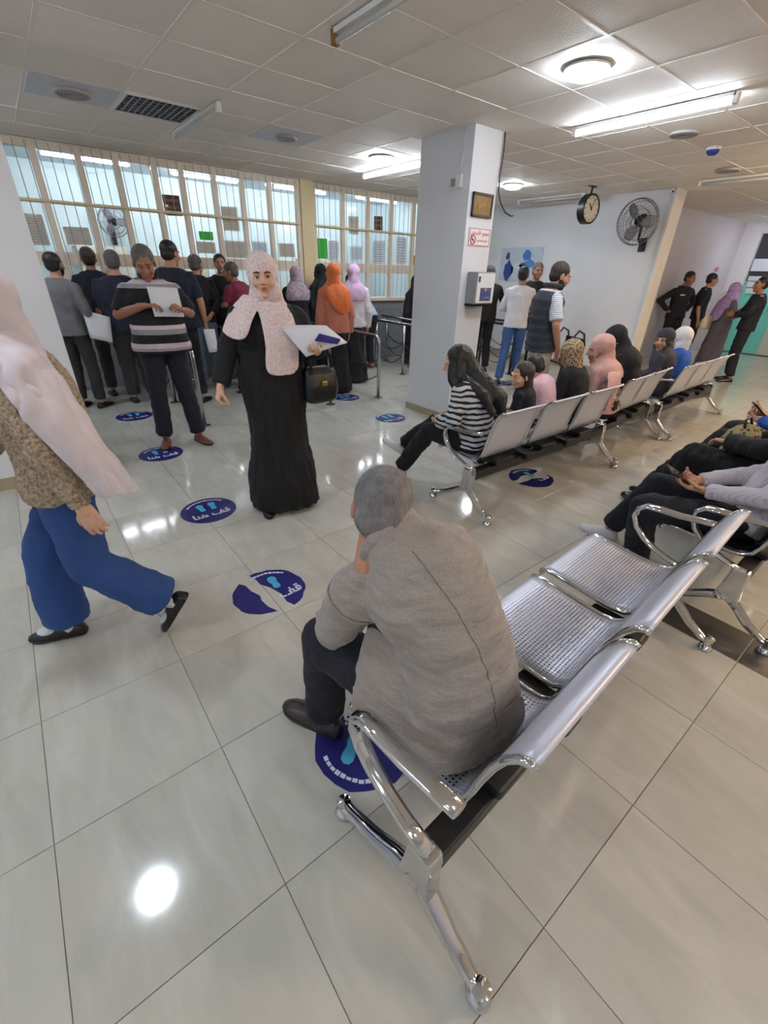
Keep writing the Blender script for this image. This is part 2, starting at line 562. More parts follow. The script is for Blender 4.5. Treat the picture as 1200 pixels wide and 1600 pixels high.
# ---------------------------------------------------------------- counter wall with barred glazing
WY = 7.05
m_granite = spot_mat('grey_granite', (112, 114, 118), (148, 150, 154), 90, (0.4, 0.6), 0.35)
wall_counter = struct(Geo().box(0.0, 7.95, WY, WY + 0.16, 0, 1.02).build('wall_counter', m_granite), 'speckled grey counter front under the barred windows')
struct(Geo().box(X0, 0.0, WY, WY + 0.16, 0, CEIL).build('wall_north', m_wall), 'white wall left of the counter windows')
struct(Geo().box(0.0, 7.95, WY - 0.06, WY + 0.3, 1.02, 1.075).build('trim_3', m_frame, bevel=0.006), 'cream counter ledge under the barred windows')
struct(Geo().box(3.86, 4.07, WY - 0.05, WY + 0.14, 1.075, CEIL).build('trim_4', m_yellow, bevel=0.004), 'pale yellow column between the two barred windows')
m_glass = bpy.data.materials.new('window_glass'); m_glass.use_nodes = True
nt = m_glass.node_tree; nt.nodes.remove(nt.nodes['Principled BSDF'])
gl = nt.nodes.new('ShaderNodeBsdfGlossy'); gl.inputs['Roughness'].default_value = 0.03
tr = nt.nodes.new('ShaderNodeBsdfTransparent'); tr.inputs[0].default_value = (0.97, 0.99, 1.0, 1)
lw = nt.nodes.new('ShaderNodeLayerWeight'); lw.inputs['Blend'].default_value = 0.12
mx = nt.nodes.new('ShaderNodeMixShader')
nt.links.new(lw.outputs['Fresnel'], mx.inputs[0]); nt.links.new(tr.outputs[0], mx.inputs[1]); nt.links.new(gl.outputs[0], mx.inputs[2])
nt.links.new(mx.outputs[0], nt.nodes['Material Output'].inputs[0])
m_bar = mat('window_bar', srgb(168, 164, 158), 0.4, 0.2)

def window(name, label, xs, lower):
    root = struct(empty(name, (0, 0, 0)), label)
    x0, x1 = xs[0], xs[-1]
    Z = [1.075, 1.46, 1.60, 2.07, 2.115, 2.555, 2.64]
    for x in xs:
        Geo().box(x - 0.032, x + 0.032, WY - 0.02, WY + 0.05, 1.075, 2.64).build('mullion', m_frame, root, bevel=0.005)
    for za, zb, nm in ((1.46, 1.60, 'sill_rail'), (2.072, 2.108, 'middle_rail'), (2.56, 2.64, 'head_rail')):
        Geo().box(x0, x1, WY - 0.012, WY + 0.045, za, zb).build(nm, m_frame, root, bevel=0.004)
    Geo().box(x0, x1, WY - 0.045, WY - 0.028, 2.08, 2.098).build('bar_tie', m_yellow, root)
    for i in range(len(xs) - 1):
        a, b = xs[i] + 0.034, xs[i + 1] - 0.034
        for za, zb in ((1.08, 1.455), (1.605, 2.068), (2.112, 2.556)):
            Geo().box(a, b, WY + 0.012, WY + 0.018, za, zb).build('pane', m_glass, root)
        n = max(2, int(round((xs[i + 1] - xs[i]) / 0.105)))
        for k in range(n):
            x = xs[i] + (k + 0.5) * (xs[i + 1] - xs[i]) / n
            Geo().tube([(x, WY - 0.035, 1.08), (x, WY - 0.035, 2.62)], 0.0045, 6).build('bar', m_bar, root)
    return root
XA = [0.24, 0.66, 1.08, 1.46, 1.87, 2.19, 2.60, 2.98, 3.38, 3.83]
XB = [4.10, 4.63, 5.13, 5.63, 6.14, 6.65, 7.15, 7.6, 7.93]
window('window_1', 'long cream framed window with bars over the counter, papers taped inside', XA, True)
window('window_2', 'cream framed barred window between the yellow column and the white wall', XB, True)

# the office behind the glass
m_off = mat('office_wall', srgb(222, 236, 240), 0.6, var=0.03, vscale=2)
m_offceil = mat('office_ceiling', srgb(214, 222, 230), 0.7)
struct(Geo().box(-0.6, 8.3, 10.9, 11.1, 0, CEIL + 0.4).build('wall_office', m_off), 'pale blue office wall seen through the barred windows')
struct(Geo().box(-0.8, -0.6, WY + 0.16, 11.1, 0, CEIL + 0.4).build('wall_office_west', m_off), 'pale blue side wall of the office')
struct(Geo().box(8.2, 8.4, WY + 0.2, 11.1, 0, CEIL + 0.4).build('wall_office_east', m_off), 'pale blue far side wall of the office')
struct(Geo().box(-0.8, 8.4, WY + 0.02, 11.1, CEIL + 0.32, CEIL + 0.4).build('ceiling_office', m_offceil), 'bright office ceiling behind the windows')
struct(Geo().box(X0, 8.2, WY, WY + 0.1, CEIL - 0.01, CEIL + 0.4).build('wall_counter_head', m_wall), 'strip of wall above the barred windows')
m_cab = mat('office_cabinet', srgb(214, 208, 190), 0.5)
for k, (x, wdt, hh) in enumerate(((1.6, 0.8, 1.75), (3.0, 0.9, 1.45), (6.2, 0.9, 1.7))):
    c = tag(empty('filing_cabinet', (x, 10.5, 0)), ('cream filing cabinet inside the office behind the striped-shirt man', 'cream filing cabinet inside the office behind the maroon-shirt man', 'cream filing cabinet inside the office beyond the second window')[k], 'cabinet', 'office cabinets')
    Geo().box(-wdt / 2, wdt / 2, -0.2, 0.35, 0, hh).build('body', m_cab, c, bevel=0.006)
    for q in range(2):
        d = Geo().box(-wdt / 2 + 0.02 + q * wdt / 2, q * wdt / 2 - 0.02, -0.225, -0.2, 0.06, hh - 0.05).build('door', m_cab, c)
        Geo().box(-0.04 + q * 0.06, -0.02 + q * 0.06, -0.245, -0.225, hh * 0.5, hh * 0.5 + 0.14).build('handle', m_steel, d)

# ------------------------------------------------------------------ lamps and ceiling fittings
def emis(name, col, s):
    return mat(name, col, 0.4, emit=s)
m_lampc = emis('lamp_cool', LAMP_COOL, LAMP_ROUND)
m_fillw = emis('fill_lamp_warm', FILL_WARM, LAMP_ROUND * 1.8)
m_tubec = emis('tube_cool', LAMP_COOL, LAMP_TUBE)
m_filltubew = emis('fill_tube_warm', FILL_WARM, LAMP_TUBE * 4.2)
m_tubeo = emis('tube_office', (0.92, 0.97, 1.0), LAMP_OFFICE)
def round_lamp(x, y, label, m=m_lampc, z=CEIL - 0.012, group='round ceiling lamps'):
    r = tag(empty('ceiling_lamp', (x, y, z)), label, 'lamp', group)
    Geo().lathe([(0.001, 0.0), (0.135, 0.0), (0.135, -0.012), (0.118, -0.014), (0.001, -0.014)], 28).build('rim', m_white, r, smooth=False)
    Geo().lathe([(0.112, -0.013), (0.109, -0.040), (0.075, -0.050), (0.001, -0.054)], 18).build('diffuser', m, r, smooth=True)
    return r
def tile_c(i, j):
    return cxl(i) + SX / 2, cyl(j) + SY / 2
for (i, j), lab, mm in (((4, 0), 'lit round ceiling lamp near the upper edge above the benches', m_lampc),
                        ((5, 5), 'lit round ceiling lamp left of the middle pillar', m_lampc),
                        ((9, 5), 'lit round ceiling lamp right of the middle pillar, near the clock wall', m_lampc),
                        ((-2, 0), 'round ceiling lamp whose reflection lies on the floor in front', m_lampc),
                        ((-2, 6), 'added unseen round ceiling lamp beyond the left edge of the picture', m_lampc),  # added out of view to help light the hall
                        ((-2, -6), 'added unseen round cool ceiling lamp behind the photographer', m_lampc),  # unseen, put in to light the hall from behind
                        ((0, -7), 'added unseen round cool ceiling lamp right above the photographer', m_lampc),  # extra lamp added for front light on the pillars
                        ((-5, -1), 'added round cool ceiling lamp above the walking woman, out of the frame', m_lampc),  # extra lamp added for more front light at the left
                        ((10, -1), 'added unseen round warm ceiling lamp beyond the right edge above the aisle', m_fillw),  # added out of view for warm light on the right
                        ((4, -6), 'added unseen round warm ceiling lamp behind the front bench', m_fillw)):  # unseen, added to throw warm light from behind
    x, y = tile_c(i, j)
    round_lamp(x, y, lab, mm)
def tube_light(x, y0, y1, label, m=m_tubec, lit=True, z=CEIL - 0.012, group='tube lamps'):
    r = tag(empty('tube_lamp', (x, (y0 + y1) / 2, z)), label, 'lamp', group)
    h = (y1 - y0) / 2
    Geo().box(-0.02, 0.02, -h, h, -0.024, 0.0).build('housing', m_white, r, bevel=0.004)
    for s in (-1, 1):
        Geo().box(-0.02, 0.02, s * h - 0.018, s * h + 0.018, -0.066, -0.0).build('end_cap', m_white, r, bevel=0.004)
    Geo().tube([(0, -h + 0.02, -0.05), (0, h - 0.02, -0.05)], 0.015, 8).build('tube', m if lit else mat('tube_dead', srgb(200, 198, 192), 0.4), r, smooth=True)
    return r
tube_light(4.30, 1.66, 2.86, 'long lit tube lamp on the ceiling above the seated women')
tube_light(4.22, 4.70, 5.90, 'lit tube lamp half hidden by the middle pillar')
_tl = tube_light(1.795, 1.6, 2.78, 'unlit tube lamp cut by the upper edge with a brown stained end', lit=False)
for c_ in _tl.children:
    if c_.name.startswith('end_cap') and c_.data.vertices[0].co.y > 0:
        c_.data.materials.clear(); c_.data.materials.append(mat('brown_stain', srgb(140, 98, 48), 0.6))
tube_light(1.745, 4.42, 5.62, 'unlit tube lamp beside the slotted air grille', lit=False)
tube_light(7.45, 4.6, 5.8, 'unlit tube lamp right of the pillar near the clock', lit=False)
tube_light(7.5, 1.9, 3.0, 'unlit tube lamp near the right edge beyond the blue siren', lit=False)
tube_light(4.9, -2.6, -1.4, 'added unseen warm tube lamp behind the right end of the front benches', m_filltubew)  # added out of view for the warm light from behind right
tube_light(7.6, -1.2, 0.0, 'added unseen warm tube lamp above the aisle beyond the right edge', m_filltubew)  # added out of view to warm the aisle floor
tube_light(10.4, 0.4, 1.6, 'added unseen tube lamp above the corridor', m_tubec)  # added out of view to light the corridor side
tube_light(-2.4, 3.2, 4.4, 'added unseen tube lamp beyond the left edge of the picture', m_tubec)  # unseen tube added for light from the left
tube_light(-1.6, -2.4, -1.2, 'added unseen tube lamp behind the photographer', m_tubec)  # unseen tube added for light from behind the camera
# office lamps
k = 0
for x, y in ((0.9, 8.3), (2.6, 8.6), (4.4, 8.3), (6.2, 8.5), (1.6, 9.7), (3.5, 9.9), (5.4, 9.8), (7.3, 9.7)):
    lab = ['first', 'second', 'third', 'fourth'][k % 4] + (' lit office tube from the left in the row nearest the glass' if k < 4 else ' lit office tube from the left in the row by the back wall')
    r = tube_light(x, y - 0.6, y + 0.6, lab, m_tubeo, True, CEIL + 0.3, 'office tube lamps')
    r.rotation_euler = (0, 0, PI / 2)
    k += 1
# air grille, blank duct panels, vents
gr = tag(empty('air_grille', (*tile_c(1, 5), CEIL)), 'dark slotted square air grille in the ceiling beside an unlit tube', 'grille')
Geo().box(-0.28, 0.28, -0.265, 0.265, 0.005, 0.015).build('backing', mat('grille_dark', srgb(40, 44, 56), 0.6), gr)
for a in range(12):
    x = -0.265 + a * 0.0482
    Geo().box(x - 0.006, x + 0.006, -0.265, 0.265, -0.014, 0.008, ).build('slat', mat('grille_slat', srgb(120, 124, 138), 0.4, 0.3), gr)
for a in range(7):
    y = -0.25 + a * 0.0833
    Geo().box(-0.27, 0.27, y - 0.008, y + 0.008, -0.012, 0.006).build('slat', MATS['grille_slat'], gr)
for s in (-1, 1):
    Geo().box(-0.285, 0.285, s * 0.27 - 0.012, s * 0.27 + 0.012, -0.016, 0.004).build('frame', m_white, gr)
    Geo().box(s * 0.28 - 0.012, s * 0.28 + 0.012, -0.27, 0.27, -0.016, 0.004).build('frame', m_white, gr)
def disc_vent(x, y, r_, label, square=False):
    r = tag(empty('ceiling_vent', (x, y, CEIL - 0.0065)), label, 'vent', 'ceiling vents')
    if square:
        Geo().box(-0.285, 0.285, -0.27, 0.27, -0.006, 0.0).build('plate', mat('vent_plate', srgb(206, 208, 216), 0.5), r, bevel=0.002)
    Geo().lathe([(0.001, -0.006), (r_, -0.006), (r_, -0.02), (r_ * 0.86, -0.03), (r_ * 0.8, -0.016), (0.001, -0.014)], 28).build('ring', mat('vent_ring', srgb(176, 172, 170), 0.5), r, smooth=True)
    for q in range(3):
        rr = r_ * (0.25 + 0.18 * q)
        Geo().tube([(rr * math.cos(t * PI / 12), rr * math.sin(t * PI / 12), -0.018) for t in range(24)], 0.008, 6, closed=True).build('louver', MATS['vent_ring'], r, smooth=True)
disc_vent(*tile_c(0, 5), 0.13, 'round vent in a pale square plate left of the air grille', True)
disc_vent(*tile_c(3, 5), 0.10, 'small round vent in a pale square plate right of the air grille', True)
disc_vent(5.1, 2.3, 0.12, 'round grey ceiling speaker beyond the lit tube')
disc_vent(7.0, 2.55, 0.13, 'round ceiling vent near the right edge')
sn = tag(empty('siren', (5.83, 2.31, CEIL - 0.006)), 'small blue and white ceiling siren near the right edge', 'siren')
Geo().lathe([(0.001, 0), (0.062, 0), (0.062, -0.025), (0.001, -0.026)], 20).build('base', m_white, sn, smooth=False)
Geo().lathe([(0.058, -0.024), (0.052, -0.045), (0.034, -0.062), (0.001, -0.068)], 20).build('dome', mat('blue_dome', srgb(30, 60, 150), 0.2), sn, smooth=True)

# ------------------------------------------------------------------ papers taped behind the glass
def lined_paper(name, bg, ink, lines=9):
    m = bpy.data.materials.new(name); m.use_nodes = True
    nt = m.node_tree; b = nt.nodes['Principled BSDF']; b.inputs['Roughness'].default_value = 0.7
    tc = nt.nodes.new('ShaderNodeTexCoord'); sx = nt.nodes.new('ShaderNodeSeparateXYZ')
    nt.links.new(tc.outputs['Generated'], sx.inputs[0])
    def op(kind, a, v):
        q = nt.nodes.new('ShaderNodeMath'); q.operation = kind
        nt.links.new(a, q.inputs[0])
        if isinstance(v, float): q.inputs[1].default_value = v
        elif v is not None: nt.links.new(v, q.inputs[1])
        return q.outputs[0]
    row = op('LESS_THAN', op('FRACT', op('MULTIPLY', sx.outputs['Z'], float(lines)), None), 0.42)
    n = nt.nodes.new('ShaderNodeTexNoise'); n.inputs['Scale'].default_value = 22; n.inputs['Detail'].default_value = 6
    nt.links.new(tc.outputs['Generated'], n.inputs['Vector'])
    word = op('GREATER_THAN', n.outputs['Fac'], 0.47)
    mar = op('LESS_THAN', op('ABSOLUTE', op('SUBTRACT', sx.outputs['X'], 0.5), None), 0.4)
    mar2 = op('LESS_THAN', op('ABSOLUTE', op('SUBTRACT', sx.outputs['Z'], 0.5), None), 0.42)
    fac = op('MULTIPLY', op('MULTIPLY', row, word), op('MULTIPLY', mar, mar2))
    mx = nt.nodes.new('ShaderNodeMix'); mx.data_type = 'RGBA'
    mx.inputs['A'].default_value = (*srgb(*bg), 1); mx.inputs['B'].default_value = (*srgb(*ink), 1)
    nt.links.new(fac, mx.inputs['Factor']); nt.links.new(mx.outputs['Result'], b.inputs['Base Color'])
    tl = nt.nodes.new('ShaderNodeBsdfTranslucent'); ms = nt.nodes.new('ShaderNodeMixShader'); ms.inputs[0].default_value = 0.6
    nt.links.new(mx.outputs['Result'], tl.inputs[0]); nt.links.new(b.outputs[0], ms.inputs[1]); nt.links.new(tl.outputs[0], ms.inputs[2]); nt.links.new(ms.outputs[0], nt.nodes['Material Output'].inputs[0])
    return m
mp_beige = lined_paper('notice_beige', (222, 212, 202), (184, 174, 166), 12)
mp_white = lined_paper('notice_white', (232, 232, 236), (176, 176, 182), 10)
mp_brown = lined_paper('notice_brown', (134, 104, 98), (180, 150, 130), 3)
mp_green = mat('notice_green', srgb(60, 200, 60), 0.6)
mp_yellow = lined_paper('notice_yellow', (214, 190, 130), (140, 120, 80), 6)
NOTICES = [(2.31, 2.5, 1.81, 1.91, mp_green, 'small bright green paper behind the left window, above the dark jacket man'),
 (1.92, 2.13, 2.06, 2.28, mp_brown, 'dark reddish brown notice high behind the left window'),
 (2.66, 2.89, 1.94, 2.22, mp_beige, 'beige notice crossing the middle rail of the left window'),
 (0.75, 1.01, 1.68, 1.86, mp_beige, 'wide beige notice low in the left window above the dark navy backs'),
 (0.39, 0.58, 1.66, 1.96, mp_beige, 'tall pale notice at the left end of the left window'),
 (2.25, 2.51, 1.65, 1.79, mp_beige, 'beige notice directly under the small green paper'),
 (2.65, 2.94, 1.61, 1.82, mp_beige, 'grey beige notice behind the left window above the maroon shirt'),
 (3.05, 3.29, 1.63, 1.83, mp_white, 'whitish notice low in the left window, second from the yellow column'),
 (3.48, 3.74, 1.65, 1.83, mp_beige, 'beige notice low in the left window next to the yellow column'),
 (4.15, 4.34, 1.65, 1.93, mp_green, 'tall bright green sheet right of the yellow column'),
 (4.36, 4.56, 1.63, 1.91, mp_white, 'white notice beside the tall green sheet'),
 (4.76, 4.96, 2.02, 2.27, mp_beige, 'beige notice on the middle rail of the right window'),
 (5.28, 5.46, 2.09, 2.31, mp_brown, 'brown portrait-shaped notice high in the right window'),
 (4.79, 5.04, 1.65, 1.85, mp_white, 'white notice low in the right window above the lilac headscarf'),
 (5.25, 5.53, 1.61, 1.96, mp_white, 'tall white notice low in the right window above the stooping man'),
 (5.78, 6.02, 1.61, 2.04, mp_white, 'tallest white notice low in the right window near the pillar'),
 (6.16, 6.32, 1.61, 1.77, mp_yellow, 'small yellowish notice in the right window beside the pillar')]
for x0, x1, z0, z1, m_, lab in NOTICES:
    a = random.uniform(-0.03, 0.03)
    o = Geo().box(-(x1 - x0) / 2, (x1 - x0) / 2, -0.001, 0.001, -(z1 - z0) / 2, (z1 - z0) / 2).build('notice', m_, loc=((x0 + x1) / 2, WY + 0.026, (z0 + z1) / 2))
    o.rotation_euler = (0, a, 0)
    tag(o, lab, 'notice', 'notices behind the glass')

# ------------------------------------------------------------------ fans, clock, things on walls
def fan(loc, rz, tilt, label, r=0.27):
    root = tag(empty('wall_fan', loc, rz), label, 'fan', 'wall fans')
    R = M.Rotation(tilt, 4, 'X')
    m_cage = mat('fan_cage', srgb(112, 112, 118), 0.4, 0.5); m_blade = mat('fan_blade', srgb(142, 142, 150), 0.35)
    def P(a, rr, y): return R @ V((rr * math.cos(a), y, rr * math.sin(a)))
    cage = Geo()
    for rr, y in ((r, 0.0), (r * 0.99, -0.05), (r * 0.72, -0.085), (r * 0.4, -0.10), (0.06, -0.105), (r * 0.85, 0.05), (r * 0.5, 0.085)):
        cage.tube([P(2 * PI * k / 32, rr, y) for k in range(32)], 0.0035 if rr < r * 0.95 else 0.006, 5, closed=True)
    for k in range(40):
        a = 2 * PI * k / 40
        cage.tube([P(a, 0.05, -0.105), P(a, r * 0.5, -0.095), P(a, r * 0.85, -0.07), P(a, r, -0.03), P(a, r, 0.0), P(a, r * 0.8, 0.06), P(a, 0.07, 0.09)], 0.0016, 4)
    cage.build('cage', m_cage, root, smooth=True)
    for k in range(3):
        a0 = 2 * PI * k / 3
        rows = []
        for u in range(6):
            rr = 0.04 + (r * 0.9 - 0.04) * u / 5; wd = 0.35 + 0.75 * math.sin(PI * min(1, 0.25 + u / 6.5))
            rows.append([P(a0 + wd * (q / 4 - 0.5), rr, -0.03 + 0.05 * (q / 4)) for q in range(5)])
        Geo().sheet(rows, 0.003).build('blade', m_blade, root, smooth=True)
    Geo().lathe([(0.001, -0.05), (0.05, -0.045), (0.055, 0.0), (0.001, 0.0)], 16, R @ M.Rotation(PI / 2, 4, 'X')).build('hub', m_black, root, smooth=True)
    Geo().lathe([(0.001, 0.03), (0.075, 0.04), (0.08, 0.14), (0.05, 0.18), (0.001, 0.185)], 18, R @ M.Rotation(-PI / 2, 4, 'X')).build('motor', m_black, root, smooth=True)
    Geo().tube([R @ V((0, 0.13, -0.03)), (0, 0.15, -0.2), (0, 0.25, -0.26), (0, 0.33, -0.26)], 0.02, 10).build('arm', m_black, root, smooth=True)
    Geo().box(-0.05, 0.05, 0.31, 0.345, -0.36, -0.18).build('wall_plate', m_black, root, bevel=0.005)
    return root
fan((7.60, 3.73, 2.23), -PI / 2 + 0.0, 0.25, 'grey caged fan on the end of the white wall', 0.29)
fan((1.92, 10.5, 2.15), 0.0, 0.1, 'caged fan on the office wall seen through the glass', 0.24)

ck = tag(empty('clock', (7.05, 4.24, 2.37), -0.12), 'round clock with a black case hanging from the ceiling', 'clock')
RXm = M.Rotation(PI / 2, 4, 'X')
Geo().lathe([(0.001, -0.055), (0.175, -0.055), (0.185, -0.045), (0.185, 0.055), (0.175, 0.062), (0.163, 0.062), (0.16, 0.05), (0.001, 0.05)], 36, RXm).build('case', m_black, ck, auto=0.6)
fc = Geo().lathe([(0.001, 0.051), (0.162, 0.051), (0.162, 0.0525), (0.001, 0.053)], 36, RXm).build('face', mat('clock_face', srgb(222, 216, 200), 0.4), ck)
for k in range(12):
    a = PI * k / 6
    Geo().box(-0.004, 0.004, -0.0565, -0.0525, 0.125, 0.15 if k % 3 else 0.152, M.Rotation(a, 4, 'Y')).build('hour_mark', m_black, fc)
for ln, a, wd in ((0.085, -0.75, 0.007), (0.125, 0.35, 0.005)):
    Geo().box(-wd, wd, -0.06, -0.0565, -0.02, ln, M.Rotation(a, 4, 'Y')).build('hand', m_black, ck)
Geo().tube([(0, 0, 0.18), (0, 0, 0.275)], 0.014, 10).build('rod', m_black, ck, smooth=True)
Geo().box(-0.07, 0.07, -0.03, 0.03, 0.262, 0.276).build('ceiling_plate', m_black, ck, bevel=0.004)

cc = tag(empty('security_camera', (7.86, 3.5, CEIL - 0.012)), 'tiny white camera at the top of the cream wall strip', 'camera')
Geo().lathe([(0.001, 0), (0.035, 0), (0.035, -0.02), (0.001, -0.022)], 16).build('mount', m_white, cc)
Geo().ell((0, -0.01, -0.035), (0.03, 0.03, 0.03)).build('ball', m_white, cc, smooth=True)
Geo().ell((-0.015, -0.03, -0.04), (0.014, 0.012, 0.014)).build('lens', m_black, cc, smooth=True)

# blue poster on the clock wall
po = tag(empty('poster', (7.945, 5.95, 1.68)), 'pale poster with dark blue patches on the white wall', 'poster')
Geo().box(-0.006, 0.0, -0.47, 0.47, -0.28, 0.28).build('sheet', mat('poster_sheet', srgb(190, 202, 216), 0.5), po)
random.seed(3)
for (y, z, a, b, c) in ((0.27, -0.1, 0.12, 0.18, (36, 66, 140)), (0.31, 0.13, 0.05, 0.07, (60, 70, 90)), (-0.12, 0.14, 0.10, 0.09, (64, 116, 190)), (-0.2, 0.02, 0.13, 0.07, (88, 140, 204)), (0.05, -0.12, 0.17, 0.15, (206, 214, 224)), (-0.06, -0.02, 0.08, 0.05, (50, 90, 160))):
    pts = [V((-0.0075, y + a * math.cos(2 * PI * k / 11) * random.uniform(0.65, 1.15), z + b * math.sin(2 * PI * k / 11) * random.uniform(0.65, 1.15))) for k in range(11)]
    Geo().rings([[p + V((0.003, 0, 0)) for p in pts], pts]).build('patch', mat('patch_%d_%d' % (c[0], c[2]), srgb(*c), 0.5), po)
rm = tag(Geo().ell((0, 0, 0), (0.115, 0.006, 0.05), n=20).build('wall_sticker', mat('sticker_pink', srgb(196, 110, 140), 0.5), smooth=True, loc=(12.55, 4.142, 1.73)), 'small pinkish oval sticker on the mauve corridor wall', 'sticker')

# ------------------------------------------------------------------ pillar fittings
pf = tag(empty('picture', (3.805, 3.397, 2.075)), 'small brown and gold framed picture on the middle pillar', 'picture')
m_goldbg = mat('gold_ground', srgb(126, 98, 52), 0.5, var=0.2, vscale=30); m_gold = mat('gold_line', srgb(226, 178, 90), 0.35, 0.4)
Geo().box(-0.13, 0.13, -0.012, 0.0, -0.085, 0.085).build('panel', m_goldbg, pf)
for x0, x1, z0, z1 in ((-0.14, 0.14, 0.075, 0.095), (-0.14, 0.14, -0.095, -0.075), (-0.14, -0.122, -0.095, 0.095), (0.122, 0.14, -0.095, 0.095)):
    Geo().box(x0, x1, -0.02, 0.0, z0, z1).build('frame', m_black, pf, bevel=0.002)
Geo().tube([(-0.09, -0.013, 0.05), (-0.07, -0.013, 0.03), (-0.045, -0.013, -0.04), (-0.02, -0.013, 0.0), (0.01, -0.013, 0.01), (0.035, -0.013, 0.05), (0.06, -0.013, 0.045), (0.085, -0.013, -0.01), (0.1, -0.013, -0.02)], 0.004, 5).build('gold_line', m_gold, pf, smooth=True)
sg = tag(empty('sign', (3.82, 3.397, 1.82)), 'red and white no smoking sign in Arabic on the pillar', 'sign')
m_red = mat('sign_red', srgb(176, 52, 62), 0.5)
Geo().box(-0.15, 0.15, -0.004, 0, -0.075, 0.075).build('plate', mat('sign_white', srgb(232, 222, 224), 0.4), sg)
for x0, x1, z0, z1 in ((-0.147, 0.147, 0.066, 0.071), (-0.147, 0.147, -0.071, -0.066), (-0.147, -0.142, -0.071, 0.071), (0.142, 0.147, -0.071, 0.071)):
    Geo().box(x0, x1, -0.0052, -0.003, z0, z1).build('border', m_red, sg)
t = link('lettering', text_mesh(AR_NOSMOKE, 0.046, 0.001), m_red, sg, loc=(0.0, -0.0052, 0.034)); t.rotation_euler = (PI / 2, 0, 0)
Geo().tube([(-0.09 + 0.036 * math.cos(2 * PI * k / 24), -0.0056, -0.024 + 0.036 * math.sin(2 * PI * k / 24)) for k in range(24)], 0.0045, 5, closed=True).build('ring', m_red, sg)
Geo().tube([(-0.112, -0.0056, 0.0), (-0.068, -0.0056, -0.048)], 0.0045, 5).build('bar', m_red, sg)
Geo().box(-0.112, -0.07, -0.0054, -0.004, -0.028, -0.02).build('cigarette', m_black, sg)
t = link('lettering', text_mesh(AR_NOSMOKE, 0.027, 0.0006), m_red, sg, loc=(0.045, -0.0052, -0.026)); t.rotation_euler = (PI / 2, 0, 0)
dp = tag(empty('ticket_dispenser', (3.855, 3.395, 1.235)), 'grey and white wall box with a blue label on the pillar', 'dispenser')
Geo().box(-0.14, 0.14, -0.125, 0.0, 0.0, 0.29).build('case', mat('box_grey', srgb(150, 150, 154), 0.35, 0.3), dp, bevel=0.008)
Geo().box(-0.128, 0.128, -0.131, -0.124, 0.012, 0.278).build('front_plate', m_white, dp, bevel=0.003)
lb = Geo().box(-0.075, 0.09, -0.1335, -0.130, 0.03, 0.15).build('label_card', mat('label_grey', srgb(88, 90, 110), 0.5), dp)
Geo().box(-0.075, 0.09, -0.1348, -0.133, 0.078, 0.1).build('label_band', mat('label_blue', srgb(60, 70, 190), 0.5), lb)
Geo().rings([[V((0.0 + sx, -0.1348, 0.13 + sz)) for sx, sz in ((-0.02, 0.012), (0.02, 0.012), (0.0, -0.012))], [V((0.0 + sx, -0.133, 0.13 + sz)) for sx, sz in ((-0.02, 0.012), (0.02, 0.012), (0.0, -0.012))]]).build('label_mark', mat('label_yellow', srgb(220, 200, 40), 0.5), lb)
Geo().ell((0.035, -0.134, 0.05), (0.02, 0.004, 0.016)).build('button', m_steel, lb, smooth=True)
Geo().box(-0.12, -0.09, -0.134, -0.130, 0.2, 0.25).build('lock', m_steel, dp)
Geo().box(-0.145, 0.145, -0.1, 0.0, -0.02, 0.0).build('bottom_tray', m_dark, dp)
sb = tag(empty('sensor_box', (3.618, 3.52, 2.25)), 'small white box with a thin cable on the grey side of the pillar', 'box')
Geo().box(-0.035, 0.0, -0.035, 0.035, -0.05, 0.05).build('case', m_white, sb, bevel=0.006)
Geo().tube([(-0.006, 0.015, 0.05), (-0.008, 0.0, 0.13), (-0.006, -0.015, 0.25), (-0.006, -0.01, 0.39)], 0.005, 6).build('cable', m_white, sb, smooth=True)
Geo().box(-0.008, -0.001, 0.05, 0.12, -0.03, 0.03).build('shadow_plate', mat('shadow_grey', srgb(160, 162, 166), 0.5), sb)  # grey plate stands in for the shadow beside the box
cb = tag(Geo().tube([(4.0, 3.385, 2.64), (4.008, 3.38, 2.5), (4.0, 3.385, 2.32), (4.005, 3.38, 2.2), (4.02, 3.35, 2.11), (4.08, 3.33, 2.04), (4.16, 3.32, 2.015), (4.2, 3.32, 2.02)], 0.0055, 7).build('cable', m_dark, smooth=True), 'loose dark cable hanging off the corner of the pillar', 'cable')

# ------------------------------------------------------------------ queue rails
def rail(x, y0, y1, label, posts, z=0.775, m_=m_steel, cord=True, far_post=True):
    """tube running towards the counter, bent down to the floor at its near end"""
    r = tag(empty('queue_rail', (x, y0, 0)), label, 'rail', 'steel queue rails')
    L = y1 - y0
    b = 0.09
    path = [(0, 0, 0.0), (0, 0, z - b)] + [(0, b - b * math.cos(a), z - b + b * math.sin(a)) for a in (0.35, 0.75, 1.15)] + [(0, b, z), (0, L * 0.5, z), (0, L, z)]
    Geo().tube(path, 0.022, 10).build('tube', m_, r, smooth=True)
    for p in [0.0] + posts:
        Geo().lathe([(0.001, 0.0), (0.06, 0.0), (0.06, 0.006), (0.03, 0.012), (0.001, 0.012)], 16, M.Translation((0, p, 0))).build('flange', m_, r)
        if p > 0:
            Geo().tube([(0, p, 0), (0, p, z)], 0.02, 10).build('post', m_, r, smooth=True)
    if cord:
        ps = [0.0] + posts
        for a, c in zip(ps[:-1], ps[1:]):
            for zz, sag in ((0.5, 0.14), (0.3, 0.16)):
                Geo().tube([(0.0, a + (c - a) * k / 10, zz - sag * math.sin(PI * k / 10)) for k in range(11)], 0.007, 6).build('cord', m_dark, r, smooth=True)
    return r
rail(1.30, 4.74, 6.95, 'steel queue rail bent down beside the striped-shirt man', [1.1, 2.1])
